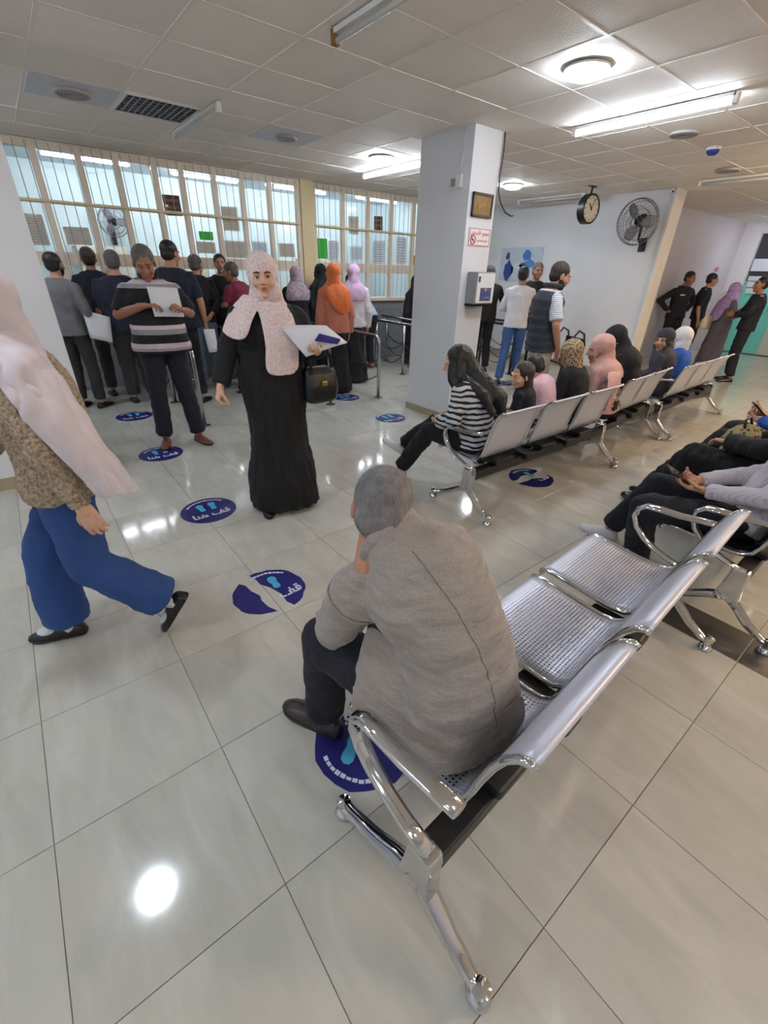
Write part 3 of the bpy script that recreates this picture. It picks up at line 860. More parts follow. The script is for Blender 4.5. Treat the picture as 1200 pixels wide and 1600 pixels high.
rail(2.17, 5.9, 6.95, 'dark steel queue rail behind the dark jacket man in jeans', [0.5, 0.98], m_=mat('rail_dark', srgb(84, 84, 88), 0.35, 0.9))
rail(2.88, 4.73, 6.95, 'steel queue rail behind the bag of the woman in black', [1.1, 2.1])
rail(3.60, 4.68, 6.95, 'steel queue rail bent down in front of the light blue shirt man', [1.0, 2.1])
rail(4.86, 5.1, 6.95, 'steel queue rail running behind the middle pillar', [0.57, 1.3])
rail(5.40, 5.5, 6.95, 'steel queue rail next to the woman in black by the pillar', [0.6, 1.3])
rail(6.50, 4.75, 6.95, 'dark queue rail just right of the middle pillar', [0.7, 1.8], m_=MATS['rail_dark'])
rail(6.98, 5.0, 6.95, 'dark queue rail behind the man in the white shirt and jeans', [0.7, 1.8], m_=MATS['rail_dark'])

# ------------------------------------------------------------------ floor stickers
m_navy = mat('sticker_navy', srgb(34, 32, 104), 0.35, var=0.12, vscale=14)
m_foot = mat('sticker_cyan', srgb(70, 168, 206), 0.4)
m_swhite = mat('sticker_white', srgb(214, 218, 232), 0.4)
txt_stop = text_mesh(AR_STOP, 0.085, 0.002)
txt_half = text_mesh(AR_STOP.split(' ')[1], 0.085, 0.002)
def sole(cx, cy, s=1.0, a=0.0):
    pts = [(0, -0.062), (0.022, -0.055), (0.026, -0.03), (0.02, -0.005), (0.03, 0.03), (0.028, 0.055), (0.01, 0.07), (-0.012, 0.068), (-0.026, 0.05), (-0.026, 0.02), (-0.016, -0.008), (-0.022, -0.035), (-0.018, -0.056)]
    ca, sa = math.cos(a), math.sin(a)
    return [V((cx + s * (ca * x - sa * y), cy + s * (sa * x + ca * y), 0)) for x, y in pts]
def slab(pts, z0, z1):
    return Geo().rings([[p + V((0, 0, z0)) for p in pts], [p + V((0, 0, z1)) for p in pts]])
def sticker(x, y, label, r=0.185, detail=True, torn=None, rz=0.0):
    root = tag(empty('floor_sticker', (x, y, 0.0), rz), label, 'sticker', 'round stop-here floor stickers')
    if torn is None:
        pieces = [[V((r * math.cos(2 * PI * k / 40), r * math.sin(2 * PI * k / 40), 0)) for k in range(40)]]
    else:
        pieces = torn
    for p in pieces:
        slab([V(q) for q in p], 0.0006, 0.0022).build('disc', m_navy, root)
    if detail:
        for s in ((-1, 1) if torn is None else (1,)):
            for pts in (sole(s * 0.04, 0.045, 0.85, -s * 0.06),):
                slab(pts, 0.0022, 0.0032).build('footprint', m_foot, root)
        t = link('lettering', txt_stop if torn is None else txt_half, m_swhite, root, loc=(0.0 if torn is None else 0.075, -0.07, 0.0032))
        n = 13
        for k in range(n):
            a = PI * (0.22 + 0.56 * k / (n - 1))
            if torn is not None and a > 1.9: continue
            o = Geo().box(-0.009, 0.009, -random.uniform(0.004, 0.009), random.uniform(0.004, 0.009), 0.0022, 0.003, M.Translation((0.152 * math.cos(a), 0.152 * math.sin(a), 0)) @ M.Rotation(a - PI / 2, 4, 'Z')).build('small_mark', m_swhite, root)
    return root
sticker(0.706, 2.856, 'round blue stop sticker on the floor left of the woman in black')
sticker(0.713, 4.15, 'round blue stop sticker under the sandals of the striped-shirt man')
sticker(0.765, 5.5, 'round blue stop sticker behind the striped-shirt man near the counter', detail=True)
sticker(3.16, 3.865, 'round blue stop sticker in front of the middle pillar', 0.175)
sticker(3.24, 4.92, 'round blue stop sticker behind the orange headscarf woman', 0.175)
sticker(5.80, 4.36, 'round blue stop sticker under the shoes of the man in jeans', 0.175)
def torn_disc(r, a0, a1, seed, inner=0.3, dx=0.0):
    random.seed(seed)
    n = 16
    arc = [(dx + r * math.cos(a0 + (a1 - a0) * k / n) * random.uniform(0.95, 1.02), r * math.sin(a0 + (a1 - a0) * k / n) * random.uniform(0.95, 1.02), 0) for k in range(n + 1)]
    A, B = V(arc[-1]), V(arc[0])
    chord = [tuple(A.lerp(B, k / 6) + V((random.uniform(-0.02, 0.02), random.uniform(-0.02, 0.02), 0))) for k in range(1, 6)]
    return arc + chord
sticker(0.68, 1.79, 'blue stop sticker torn in two on the floor left of the seated man', torn=[torn_disc(0.185, -1.35, 1.75, 5, dx=-0.005), torn_disc(0.17, 2.05, 4.6, 6, dx=-0.035)], rz=0.05)
sticker(0.585, 0.80, 'torn blue floor sticker beneath the seated man near his shoe', 0.19, torn=[torn_disc(0.19, -0.2, 4.4, 8)], rz=2.3)
st = sticker(3.10, 1.87, 'tattered dark blue floor sticker under the second row bench', torn=[torn_disc(0.19, 0.3, 2.9, 11), torn_disc(0.19, 3.2, 6.0, 12)])

# ------------------------------------------------------------------ benches
m_perf = perforated('perforated_steel', srgb(204, 206, 220))
PROF = [(0.600, 0.355), (0.607, 0.368), (0.600, 0.381), (0.580, 0.388), (0.52, 0.387), (0.44, 0.379), (0.36, 0.372), (0.29, 0.370), (0.245, 0.378), (0.215, 0.400), (0.195, 0.445), (0.178, 0.51), (0.162, 0.58), (0.144, 0.645), (0.122, 0.70), (0.10, 0.73), (0.078, 0.743), (0.066, 0.738)]
def seat_mesh(wd):
    nx = 10; th = 0.005
    cum = [0.0]
    for a, b in zip(PROF[:-1], PROF[1:]):
        cum.append(cum[-1] + math.hypot(a[0] - b[0], a[1] - b[1]))
    rows = [[V((wd * (j / nx - 0.5) * (1.0 if 2 < i < len(PROF) - 2 else 0.985), y, z)) for j in range(nx + 1)] for i, (y, z) in enumerate(PROF)]
    g = Geo().sheet(rows, th)
    me = g.mesh('seat', True)
    uv = me.uv_layers.new(name='UVMap')
    at = me.attributes.new('punched', 'FLOAT', 'POINT')
    N = len(PROF) * (nx + 1)
    for i in range(len(me.vertices)):
        q = i % N; r_, c_ = divmod(q, nx + 1)
        at.data[i].value = 1.0 if (4 <= r_ <= 9 and 1 <= c_ <= nx - 1) else 0.0
    for lp_ in me.loops:
        q = lp_.vertex_index % N; r_, c_ = divmod(q, nx + 1)
        uv.data[lp_.index].uv = (wd * c_ / nx, cum[r_])
    me.materials.append(m_perf)
    return me
SEAT_W = 0.446
_seat_me = seat_mesh(SEAT_W)
_seat_black = seat_mesh(SEAT_W); _seat_black.materials.clear(); _seat_black.materials.append(mat('black_vinyl', srgb(26, 26, 30), 0.25, coat=0.3))
def edge_mesh():
    g = Geo()
    g.tube([(0, y, z) for y, z in PROF], 0.0095, 8)
    me = g.mesh('edge', True); me.materials.append(m_chrome); return me
_edge_me = edge_mesh()
def arm_geo():
    g = Geo()
    pts = [(0, 0.195, 0.345), (0, 0.27, 0.36), (0, 0.34, 0.385), (0, 0.40, 0.42), (0, 0.445, 0.465), (0, 0.468, 0.515), (0, 0.462, 0.555), (0, 0.43, 0.58), (0, 0.37, 0.586), (0, 0.29, 0.588), (0, 0.21, 0.598), (0, 0.145, 0.607)]
    g.tube(pts, [0.022, 0.022, 0.022, 0.023, 0.024, 0.025, 0.026, 0.027, 0.027, 0.026, 0.024, 0.022], 12, flat=0.5, up=(0, 0, 1))
    return g
def leg_geo():
    out = []
    blk = Geo().rings([[V((sx * 0.026, y, z)) for sx in (-1, 1)] + [V((sx * 0.026, y2, z)) for sx in (1, -1)] for y, y2, z in ((0.165, 0.27, 0.185), (0.172, 0.258, 0.25), (0.17, 0.25, 0.31), (0.176, 0.245, 0.352))])
    out.append(('block', blk, 0.008))
    for name, path in (('foot_arm', [(0, 0.235, 0.215), (0, 0.17, 0.165), (0, 0.10, 0.098), (0, 0.03, 0.055), (0, 0.0, 0.048)]), ('foot_arm', [(0, 0.20, 0.205), (0, 0.29, 0.165), (0, 0.39, 0.105), (0, 0.49, 0.06), (0, 0.533, 0.05)])):
        out.append((name, Geo().tube(path, [0.03, 0.028, 0.024, 0.02, 0.02], 10, flat=0.8), 0))
    for y in (0.0, 0.533):
        out.append(('foot', Geo().lathe([(0.001, 0.0), (0.026, 0.0), (0.03, 0.008), (0.026, 0.02), (0.014, 0.028), (0.014, 0.045), (0.022, 0.05), (0.022, 0.066), (0.001, 0.074)], 16, M.Translation((0, y, 0.0005))), 0))
    return out
_bench_cache = {}
def bench(x, y, rz, n, span, label, black=False):
    r = tag(empty('bench', (x, y, 0), rz), label, 'bench', 'airport style waiting benches')
    def shared(key, fn, m_, **k):
        if key not in _bench_cache:
            o = fn().build(key, m_, None, **k); _bench_cache[key] = o.data; bpy.data.objects.remove(o)
        return _bench_cache[key]
    sp = (span - 0.17 + 0.036) / n
    for i in range(n):
        cx = 0.085 + 0.237 + i * sp
        s = link('seat_shell', (_seat_black if black else _seat_me), None, r, loc=(cx, 0, 0))
        for sd in (-1, 1):
            link('edge_rail', _edge_me, None, s, loc=(sd * (SEAT_W / 2 + 0.004), 0, 0))
        link('hole_shade', shared('hole_shade', lambda: Geo().sheet([[V((SEAT_W * 0.46 * (j / 4 * 2 - 1), y, z - 0.011)) for j in range(5)] for y, z in PROF[3:9]], 0.003), mat('black_matt', srgb(20, 20, 22), 0.7), smooth=True), None, s)  # dark sheet added behind the holes, stands in for shade under the seat
        link('seat_bracket', shared('seat_bracket', lambda: Geo().box(-0.1, 0.1, 0.16, 0.30, 0.325, 0.366), m_black, bevel=0.01), None, r, loc=(cx, 0, 0))
    for i in range(n - 1):
        link('gap_bracket', shared('gap_bracket', lambda: Geo().box(-0.05, 0.05, 0.14, 0.36, 0.30, 0.352), m_black, bevel=0.012), None, r, loc=(0.085 + 0.237 + (i + 0.5) * sp, 0, 0))
    Geo().box(-0.02, span + 0.02, 0.175, 0.245, 0.262, 0.325).build('beam', m_black, r, bevel=0.006)
    arms = [0.0, span]
    for ax in arms:
        link('armrest', shared('armrest', arm_geo, m_chrome, smooth=True), None, r, loc=(ax, 0, 0))
        lg = leg_geo()
        for k, (nm, g, bv) in enumerate(lg):
            link(nm, shared('leg%d' % k, lambda g=g: g, m_chrome, **({'bevel': bv} if bv else {'auto': 0.7})), None, r, loc=(ax, 0, 0))
    return r
bench(0.42, 0.106, math.radians(3.4), 3, 1.71, 'front chrome and perforated steel bench carrying the man in the grey jacket')
bench(2.33, 0.03, math.radians(1.5), 3, 1.73, 'bench with black seats beyond the front bench, carrying the man with a phone', True)
bench(4.22, 0.05, 0.0, 3, 1.73, 'black bench at the right edge carrying the person with blue sleeves', True)
bench(2.17, 1.565, 0.0, 3, 1.75, 'second row steel bench carrying the girl in the striped top')
bench(3.99, 1.60, math.radians(4), 2, 1.12, 'two-seat steel bench in the middle of the second row')
bench(5.18, 1.60, math.radians(2), 3, 1.66, 'last steel bench of the second row near the lavender headscarf woman')

# ------------------------------------------------------------------ people
PENDING = []          # (object, voxel, smooth iterations, extra meshes)
FOLD = {}
for nm, sc_ in (('v', (0.22, 0.22, 0.85)), ('n', (0.30, 0.30, 0.30)), ('h', (0.42, 0.42, 0.13)), ('hair', (0.10, 0.10, 0.9))):
    e_ = bpy.data.objects.new('fold_' + nm, None); COL.objects.link(e_); e_.scale = sc_; FOLD[nm] = e_
bpy.context.view_layer.update()
TEX = bpy.data.textures.new('folds', 'CLOUDS'); TEX.noise_scale = 0.25; TEX.noise_depth = 2
def soft(geo, name, m_, parent, vox, it=4, extra=None, fold=None):
    o = geo.build(name, m_, parent)
    md = o.modifiers.new('r', 'REMESH'); md.mode = 'VOXEL'; md.voxel_size = vox; md.use_smooth_shade = True
    if it:
        ms = o.modifiers.new('s', 'SMOOTH'); ms.factor = 0.5; ms.iterations = it
    if fold:
        md = o.modifiers.new('d', 'DISPLACE'); md.texture = TEX; md.texture_coords = 'OBJECT'; md.texture_coords_object = FOLD[fold[0]]; md.strength = fold[1]; md.mid_level = 0.42
    PENDING.append((o, extra))
    return o
def finish_pending():
    dg = bpy.context.evaluated_depsgraph_get()
    done = []
    for o, extra in PENDING:
        done.append((o, bpy.data.meshes.new_from_object(o.evaluated_get(dg)), extra))
    for o, me, extra in done:
        o.modifiers.clear()
        old = o.data
        if extra:
            bm = bmesh.new(); bm.from_mesh(me)
            for src, mx_ in extra:
                s = src() if callable(src) else src
                s = s.copy(); s.transform(mx_)
                if mx_.determinant() < 0:
                    s.flip_normals()
                bm.from_mesh(s); bpy.data.meshes.remove(s)
            bm.to_mesh(me); bm.free()
        if old.materials and not me.materials:
            me.materials.append(old.materials[0])
        me.polygons.foreach_set('use_smooth', [True] * len(me.polygons))
        o.data = me
        bpy.data.meshes.remove(old)
    PENDING.clear()

def skin(name, rgb):
    return mat(name, srgb(*rgb), 0.5, bump=0.05, bscale=120, var=0.05, vscale=14)
S_TAN = skin('skin_tan', (186, 138, 112)); S_LIGHT = skin('skin_light', (214, 168, 142)); S_BROWN = skin('skin_brown', (158, 108, 84)); S_OLD = skin('skin_old', (190, 132, 106))
m_eyew = mat('eye_white', srgb(226, 220, 214), 0.25); m_iris = mat('iris', srgb(40, 24, 18), 0.2)
m_lip = mat('lips', srgb(164, 96, 88), 0.45)
H_BLACK = mat('hair_black', srgb(24, 21, 22), 0.45, bump=0.5, bscale=60, bstretch=(1, 1, 0.15))
H_BROWN = mat('hair_brown', srgb(46, 34, 30), 0.45, bump=0.5, bscale=60, bstretch=(1, 1, 0.15))
H_GREY = mat('hair_grey', srgb(120, 116, 116), 0.6, bump=0.9, bscale=70, var=0.35, vscale=24, bstretch=(1, 1, 0.3))
H_SALT = mat('hair_salt', srgb(92, 86, 84), 0.6, bump=0.6, bscale=80, var=0.3, vscale=30)

def head_geo():
    g = Geo()
    g.ell((0, -0.015, 0.035), (0.076, 0.095, 0.083), n=20, m=14)
    g.ell((0, 0.03, -0.02), (0.065, 0.066, 0.085), n=20, m=14)
    g.ell((0, 0.036, -0.07), (0.05, 0.05, 0.046), n=16, m=10)
    g.ell((0, 0.076, -0.099), (0.02, 0.016, 0.015))
    g.cap((0, 0.093, 0.012), (0, 0.112, -0.024), 0.008, 0.0115)
    for s in (-1, 1):
        g.ell((s * 0.0125, 0.1, -0.029), (0.009, 0.012, 0.008))
        g.cap((s * 0.046, 0.074, 0.026), (s * 0.012, 0.089, 0.023), 0.011, 0.009)
        g.ell((s * 0.04, 0.066, -0.032), (0.026, 0.024, 0.024))
        g.ell((s * 0.076, -0.004, -0.008), (0.009, 0.019, 0.032), M.Rotation(-s * 0.35, 3, 'Z') if True else None)
    g.ell((0, 0.093, -0.054), (0.023, 0.009, 0.0055)); g.ell((0, 0.092, -0.064), (0.02, 0.009, 0.006))
    g.cap((0, -0.01, -0.06), (0, -0.02, -0.15), 0.05, 0.052)
    return g
def hand_geo(curl):
    """right hand, wrist at origin, fingers along +Y, palm down, thumb on the -X side"""
    g = Geo()
    kn = [(-0.031, 0.088), (-0.010, 0.093), (0.011, 0.090), (0.030, 0.081)]
    ln = [0.072, 0.082, 0.076, 0.058]
    for (x, y), L in zip(kn, ln):
        g.cap((x * 0.55, 0.008, 0), (x, y, 0.002), 0.0155, 0.0115)
        p = V((x, y, 0.001)); a = 0.0; r = 0.0088
        for seg, fr in enumerate((0.45, 0.31, 0.24)):
            a += curl * (0.8 if seg == 0 else 1.0)
            q = p + V((x * 0.12 * fr, L * fr * math.cos(a), -L * fr * math.sin(a)))
            g.cap(p, q, r, r * 0.93); p = q; r *= 0.93
    g.ell((-0.0, 0.05, -0.004), (0.036, 0.045, 0.014))
    g.cap((-0.018, 0.02, -0.006), (-0.042, 0.05, -0.014), 0.014, 0.0115)
    g.cap((-0.042, 0.05, -0.014), (-0.05, 0.078, -0.02 - 0.02 * curl), 0.011, 0.0095)
    g.cap((-0.05, 0.078, -0.02 - 0.02 * curl), (-0.046, 0.1, -0.026 - 0.04 * curl), 0.0095, 0.0085)
    g.cap((0, -0.04, 0), (0, 0.02, 0), 0.026, 0.024)
    return g
_lib = {}
for nm, g_, vx in (('head', head_geo(), 0.0045), ('head_far', head_geo(), 0.008), ('relaxed', hand_geo(0.38), 0.0042), ('grip', hand_geo(0.95), 0.0042), ('flat', hand_geo(0.1), 0.0042), ('pinch', hand_geo(0.62), 0.0042)):
    _lib[nm] = soft(g_, 'lib_' + nm, None, None, vx, 3 if 'head' in nm else 2)
finish_pending()
LIB = {k: o.data for k, o in _lib.items()}
for o in _lib.values():
    bpy.data.objects.remove(o)

def frame(up, right):
    up = V(up).normalized(); right = V(right); right = (right - up * right.dot(up)).normalized()
    return right, up.cross(right), up         # right, forward, up

def loft(g, rings, n=18):
    """rings: (centre, right, forward, half width, half depth, squareness)"""
    rs = []
    for c, r, f, a, b in rings:
        ring = []
        for k in range(n):
            t = 2 * PI * k / n
            cx, sy = math.cos(t), math.sin(t)
            e = 0.82
            ring.append(V(c) + V(r) * (a * math.copysign(abs(cx) ** e, cx)) + V(f) * (b * math.copysign(abs(sy) ** e, sy)))
        rs.append(ring)
    g.rings(rs)
    return g

TORSO = [(-0.13, 0.12, 0.095), (-0.02, 0.166, 0.118), (0.18, 0.156, 0.112), (0.36, 0.146, 0.108), (0.56, 0.160, 0.116), (0.74, 0.176, 0.118), (0.88, 0.160, 0.092), (0.97, 0.10, 0.072), (1.03, 0.062, 0.06)]
def smooth01(a, b, x):
    t = max(0.0, min(1.0, (x - a) / (b - a))); return t * t * (3 - 2 * t)

def face_dir(dx, dy):
    return math.atan2(-dx, dy)

def person(label, loc, rz, s=1.0, P=(0, 0, 0.93), C=None, N=(0, 0.0, 1.455), rp=(1, 0, 0), rs=(1, 0, 0), head=(0, 0, 0), hoff=None,
           arms=None, legs=None, skin_m=S_TAN, hair=None, hijab=None, top=None, sleeve='short', robe=None, trousers=None, skirt=None,
           shoes=None, vox=0.012, fat=0.0, belly=0.0, face=True, hands=('relaxed', 'relaxed'), hand_n=(None, None), hand_d=(None, None), wide=1.0,
           beard=None, top_low=-0.12, drape=True, drape_k=1.0, sole_m=None, bag=None, extra=None, headscale=1.0, group='people in the waiting hall', ear_only=False, foot_pitch=(0, 0), trouser_w=1.0, socks=None, hair_long=None, collar=None, fold_k='n', flare=1.0):
    root = tag(empty('person', loc, rz), label, 'person', group)
    sc = lambda p: V(p) * s
    P, N = sc(P), sc(N)
    C = sc(C) if C else (P + N) / 2 + V((0, -0.012 * s, 0))
    B = C * 2 - (P + N) / 2
    sp = lambda t: P * (1 - t) ** 2 + B * (2 * t * (1 - t)) + N * t ** 2
    tg = lambda t: ((B - P) * (2 * (1 - t)) + (N - B) * (2 * t)).normalized()
    rp, rs = V(rp), V(rs)
    def ring(t, a, b, grow=0.0, dy=0.0):
        tt = max(0.0, min(1.0, t))
        u = tg(tt); c = sp(tt) + u * ((t - tt) * (N - P).length)
        r, f, u = frame(u, rp.lerp(rs, smooth01(0.1, 0.9, t)))
        k = 1 + fat * (1 - smooth01(0.55, 0.95, t))
        return (c + f * ((belly * 0.5 * math.exp(-((t - 0.25) / 0.25) ** 2) + dy) * s), r, f, (a * wide * k + grow) * s, (b * k + grow + belly * 0.5 * math.exp(-((t - 0.25) / 0.25) ** 2)) * s)
    ur = frame(tg(1.0), rs)
    up_n = tg(0.92)
    sh = {1: N + rs.normalized() * (0.168 * wide * s) - up_n * (0.098 * s), -1: N - rs.normalized() * (0.168 * wide * s) - up_n * (0.098 * s)}
    r0, f0, u0 = frame(tg(0.0), rp)
    hip = {1: P + rp.normalized() * (0.085 * s) - u0 * 0.03 * s, -1: P - rp.normalized() * (0.085 * s) - u0 * 0.03 * s}
    arms = arms or {}
    legs = legs or {}
    EL, WR, KN, AN, FD = {}, {}, {}, {}, {}
    for q in (1, -1):
        a = arms.get(q)
        if a and len(a) == 3:
            sh[q] = sc(a[0]); a = a[1:]
        EL[q] = sc(a[0]) if a else sh[q] + (V((q * 0.055, -0.02, -0.285)) * s)
        WR[q] = sc(a[1]) if a else EL[q] + (V((q * 0.0, 0.07, -0.235)) * s)
        l = legs.get(q)
        KN[q] = sc(l[0]) if l else V((q * 0.10, 0.02, 0.49)) * s
        AN[q] = sc(l[1]) if l else V((q * 0.115, -0.03, 0.085)) * s
        FD[q] = V(l[2]) if l and len(l) > 2 else V((q * 0.18, 1, 0))
        FD[q].normalize()
    # head
    yaw, pitch, roll = head
    HR = M.Rotation(yaw, 3, 'Z') @ M.Rotation(pitch, 3, 'X') @ M.Rotation(roll, 3, 'Y')
    hc = N + (HR @ V((0, 0.03, 0.13))) * s if hoff is None else sc(hoff)
    HM = M.Translation(hc) @ HR.to_4x4() @ M.Scale(s * headscale, 4)
    hp = lambda p: HM @ V(p)
    # body: one continuous skin mesh
    th = 0.86
    g = Geo()
    loft(g, [ring(t, a * th, b * th) for t, a, b in TORSO])
    for q in (1, -1):
        g.cap(N - up_n * 0.05 * s, sh[q], 0.04 * s, 0.046 * s)
    g.cap(N - up_n * 0.03 * s, hp((0, -0.015, -0.06)), 0.053 * s, 0.05 * s, 14)
    bare_arm = sleeve in ('short', 'none')
    for q in (1, -1):
        k = 1.0 if bare_arm else 0.8
        g.cap(sh[q], EL[q], 0.05 * s * (0.9 if sleeve != 'none' else 1), 0.041 * s * k)
        g.cap(EL[q], EL[q].lerp(WR[q], 0.35), 0.040 * s * k, 0.040 * s * k)
        g.cap(EL[q].lerp(WR[q], 0.35), WR[q], 0.040 * s * k, 0.027 * s)
        if not (robe or skirt):
            g.cap(hip[q], KN[q], 0.072 * s, 0.05 * s)
            g.cap(KN[q], AN[q], 0.048 * s, 0.036 * s)
    if robe or skirt:
        for q in (1, -1):
            g.cap(hip[q], KN[q], 0.06 * s, 0.045 * s)
            g.cap(KN[q], AN[q], 0.042 * s, 0.033 * s)
    extra_m = [(LIB['head' if vox < 0.0125 else 'head_far'], HM)]
    for i, q in enumerate((1, -1)):
        d = V(hand_d[i]) if hand_d[i] else (WR[q] - EL[q])
        d.normalize()
        n_ = V(hand_n[i]) if hand_n[i] else V((-q, 0.15, 0.05))          # where the palm looks
        up_h = -n_; up_h = (up_h - d * up_h.dot(d)).normalized()
        x_ = d.cross(up_h)
        MX = M(((x_.x, d.x, up_h.x, WR[q].x), (x_.y, d.y, up_h.y, WR[q].y), (x_.z, d.z, up_h.z, WR[q].z), (0, 0, 0, 1)))
        MX = MX @ M.Scale(s * 0.98, 4)
        if q < 0:
            MX = MX @ M.Scale(-1, 4, (1, 0, 0))
        if hands[i]:
            extra_m.append((LIB[hands[i]], MX))
    body = soft(g, 'body', skin_m, root, vox, 3, extra_m)
    # face
    if face:
        for q in (-1, 1):
            e = Geo().ell((q * 0.031, 0.0845, 0.002), (0.0135, 0.0075, 0.0068)).mesh('eye', True); e.transform(HM)
            eo = link('eye', e, m_eyew, body)
            e = Geo().ell((q * 0.031, 0.0905, 0.0015), (0.0062, 0.0030, 0.0062)).mesh('iris', True); e.transform(HM)
            link('iris', e, m_iris, eo)
            e = Geo().tube([(q * 0.014, 0.0955, 0.0235), (q * 0.03, 0.0925, 0.0295), (q * 0.05, 0.080, 0.0245)], [0.0042, 0.0048, 0.003], 6).mesh('eyebrow', True); e.transform(HM)
            link('eyebrow', e, (beard or (hair if hair else None) or m_iris), body)
            e = Geo().tube([(q * 0.0165, 0.0915, 0.0045), (q * 0.03, 0.0935, 0.010), (q * 0.046, 0.0845, 0.0045)], 0.0021, 5).mesh('eyelid', True); e.transform(HM)
            link('eyelid', e, m_iris, body)
        e = Geo().ell((0, 0.0975, -0.0545), (0.021, 0.006, 0.004)).ell((0, 0.097, -0.063), (0.018, 0.0062, 0.0048)).mesh('mouth', True); e.transform(HM)
        link('mouth', e, m_lip, body)
    if beard:
        b = Geo().ell((0, 0.041, -0.078), (0.053, 0.05, 0.044)).ell((0, 0.101, -0.043), (0.026, 0.006, 0.0055)).ell((0.045, 0.025, -0.05), (0.022, 0.035, 0.03)).ell((-0.045, 0.025, -0.05), (0.022, 0.035, 0.03))
        b = Geo().merge(b, HM); soft(b, 'beard', beard, root, 0.006 * s, 2)
    # hair
    if hair:
        h = Geo()
        h.ell((0, -0.022, 0.041), (0.082, 0.098, 0.087), n=20, m=14)
        h.ell((0, -0.045, -0.012), (0.073, 0.066, 0.066), n=16, m=10)
        if hair_long:
            h.ell((0, -0.03, 0.03), (0.09, 0.1, 0.092), n=20, m=14)
        hm = Geo().merge(h, HM)
        if hair_long:
            for pts, rr in hair_long:
                hm.limb([HM @ V(p[1:]) if p[0] == 'h' else sc(p[1:]) for p in pts], [r * s for r in rr])
        soft(hm, 'hair', hair, root, 0.007 if vox < 0.0125 else 0.010, 3, fold=('hair', (0.016 if hair_long else 0.004) * s))
    # headscarf
    if hijab:
        h = Geo()
        h.ell((0, -0.022, 0.032), (0.096, 0.106, 0.104), n=20, m=14)
        h.ell((0, -0.04, -0.064), (0.086, 0.08, 0.085), n=20, m=14)
        # rim around the face
        h.tube([(0.068 * math.sin(2 * PI * k / 20), 0.056 + 0.012 * abs(math.cos(2 * PI * k / 20)), -0.030 + 0.092 * math.cos(2 * PI * k / 20)) for k in range(20)], 0.011, 6, closed=True)
        hm = Geo().merge(h, HM)
        hm.cap(hp((0, -0.05, -0.045)), N - up_n * 0.04 * s - frame(up_n, rs)[1] * 0.02 * s, 0.078 * s * headscale, 0.095 * s, 14)
        if drape:
            r_, f_, u_ = frame(up_n, rs)
            lo = []
            for dz, a, b, dy in ((0.10, 0.07, 0.075, 0.02), (0.045, 0.092, 0.092, 0.015), (0.0, 0.13, 0.115, 0.01), (-0.045, 0.175, 0.132, 0.005), (-0.10, 0.205, 0.15, 0.005), (-0.17, 0.205, 0.158, 0.01), (-0.24, 0.18, 0.15, 0.012)):
                if dz < -0.05 and drape_k < 1: continue
                lo.append((N + u_ * dz * s + f_ * dy * s, r_, f_, a * wide * s * (drape_k if dz < 0.04 else 1), b * s * (drape_k if dz < 0.04 else 1)))
            loft(hm, lo)
        soft(hm, 'headscarf', hijab, root, 0.0085 if vox < 0.0125 else 0.011, 3, fold=('n', 0.016 * s))
    # tops
    if top:
        g = Geo()
        gr = 0.014
        rl = [ring(t, max(a, 0.17) if t < 0 and top_low < -0.14 else a, max(b, 0.122) if t < 0 and top_low < -0.14 else b, gr) for t, a, b in TORSO if t > top_low - 0.001]
        if top_low > -0.13:
            t0 = top_low
            ab = TORSO[1] if t0 < 0.1 else TORSO[2]
            rl.insert(0, ring(t0, ab[1], ab[2], gr + 0.006))
            if t0 < -0.4 and skirt:
                rl[0] = ring(t0, 0.225, 0.205, gr)
                rl.insert(1, ring(t0 * 0.5, 0.205, 0.175, gr))
        loft(g, rl[:-1] + [ring(0.985, 0.075, 0.07, 0.006)])
        for q in (1, -1):
            e, w_ = EL[q], WR[q]
            g.cap(N - up_n * 0.05 * s, sh[q], 0.05 * s, 0.06 * s)
            if sleeve == 'short':
                g.cuff(sh[q], sh[q].lerp(e, 0.86), 0.064 * s, 0.066 * s)
            elif sleeve == 'long':
                g.cap(sh[q], e, 0.064 * s, 0.054 * s); g.cuff(e, e.lerp(w_, 0.97), 0.054 * s, 0.041 * s)
            elif sleeve == 'loose':
                g.cap(sh[q], e, 0.066 * s, 0.066 * s); g.cuff(e, e.lerp(w_, 0.95), 0.066 * s, 0.06 * s)
        if collar:
            pass
        soft(g, 'shirt' if sleeve == 'short' else 'top', top, root, vox * 0.9, 3, fold=(fold_k, 0.022 * s))
    if collar:
        r_, f_, u_ = frame(up_n, rs)
        g = Geo().tube([N + u_ * (0.012 + 0.02 * (math.cos(2 * PI * k / 18) < 0)) * s + r_ * (0.066 * s * math.sin(2 * PI * k / 18)) + f_ * (0.012 * s + 0.066 * s * math.cos(2 * PI * k / 18)) for k in range(18)], 0.014 * s, 8, closed=True)
        soft(g, 'collar', collar, root, 0.008, 1)
    # trousers
    if trousers:
        g = Geo()
        loft(g, [ring(-0.13, 0.13, 0.10, 0.008), ring(-0.02, 0.168, 0.12, 0.006), ring(0.12, 0.158, 0.112, 0.006)])
        for q in (1, -1):
            g.cap(hip[q], KN[q], 0.092 * s * (trouser_w * 0.5 + 0.5), 0.068 * s * trouser_w, 14)
            g.cuff(KN[q], KN[q].lerp(AN[q], 0.95), 0.068 * s * trouser_w, 0.064 * s * trouser_w * flare)
        soft(g, 'trousers', trousers, root, vox, 3, fold=('n', 0.024 * s))
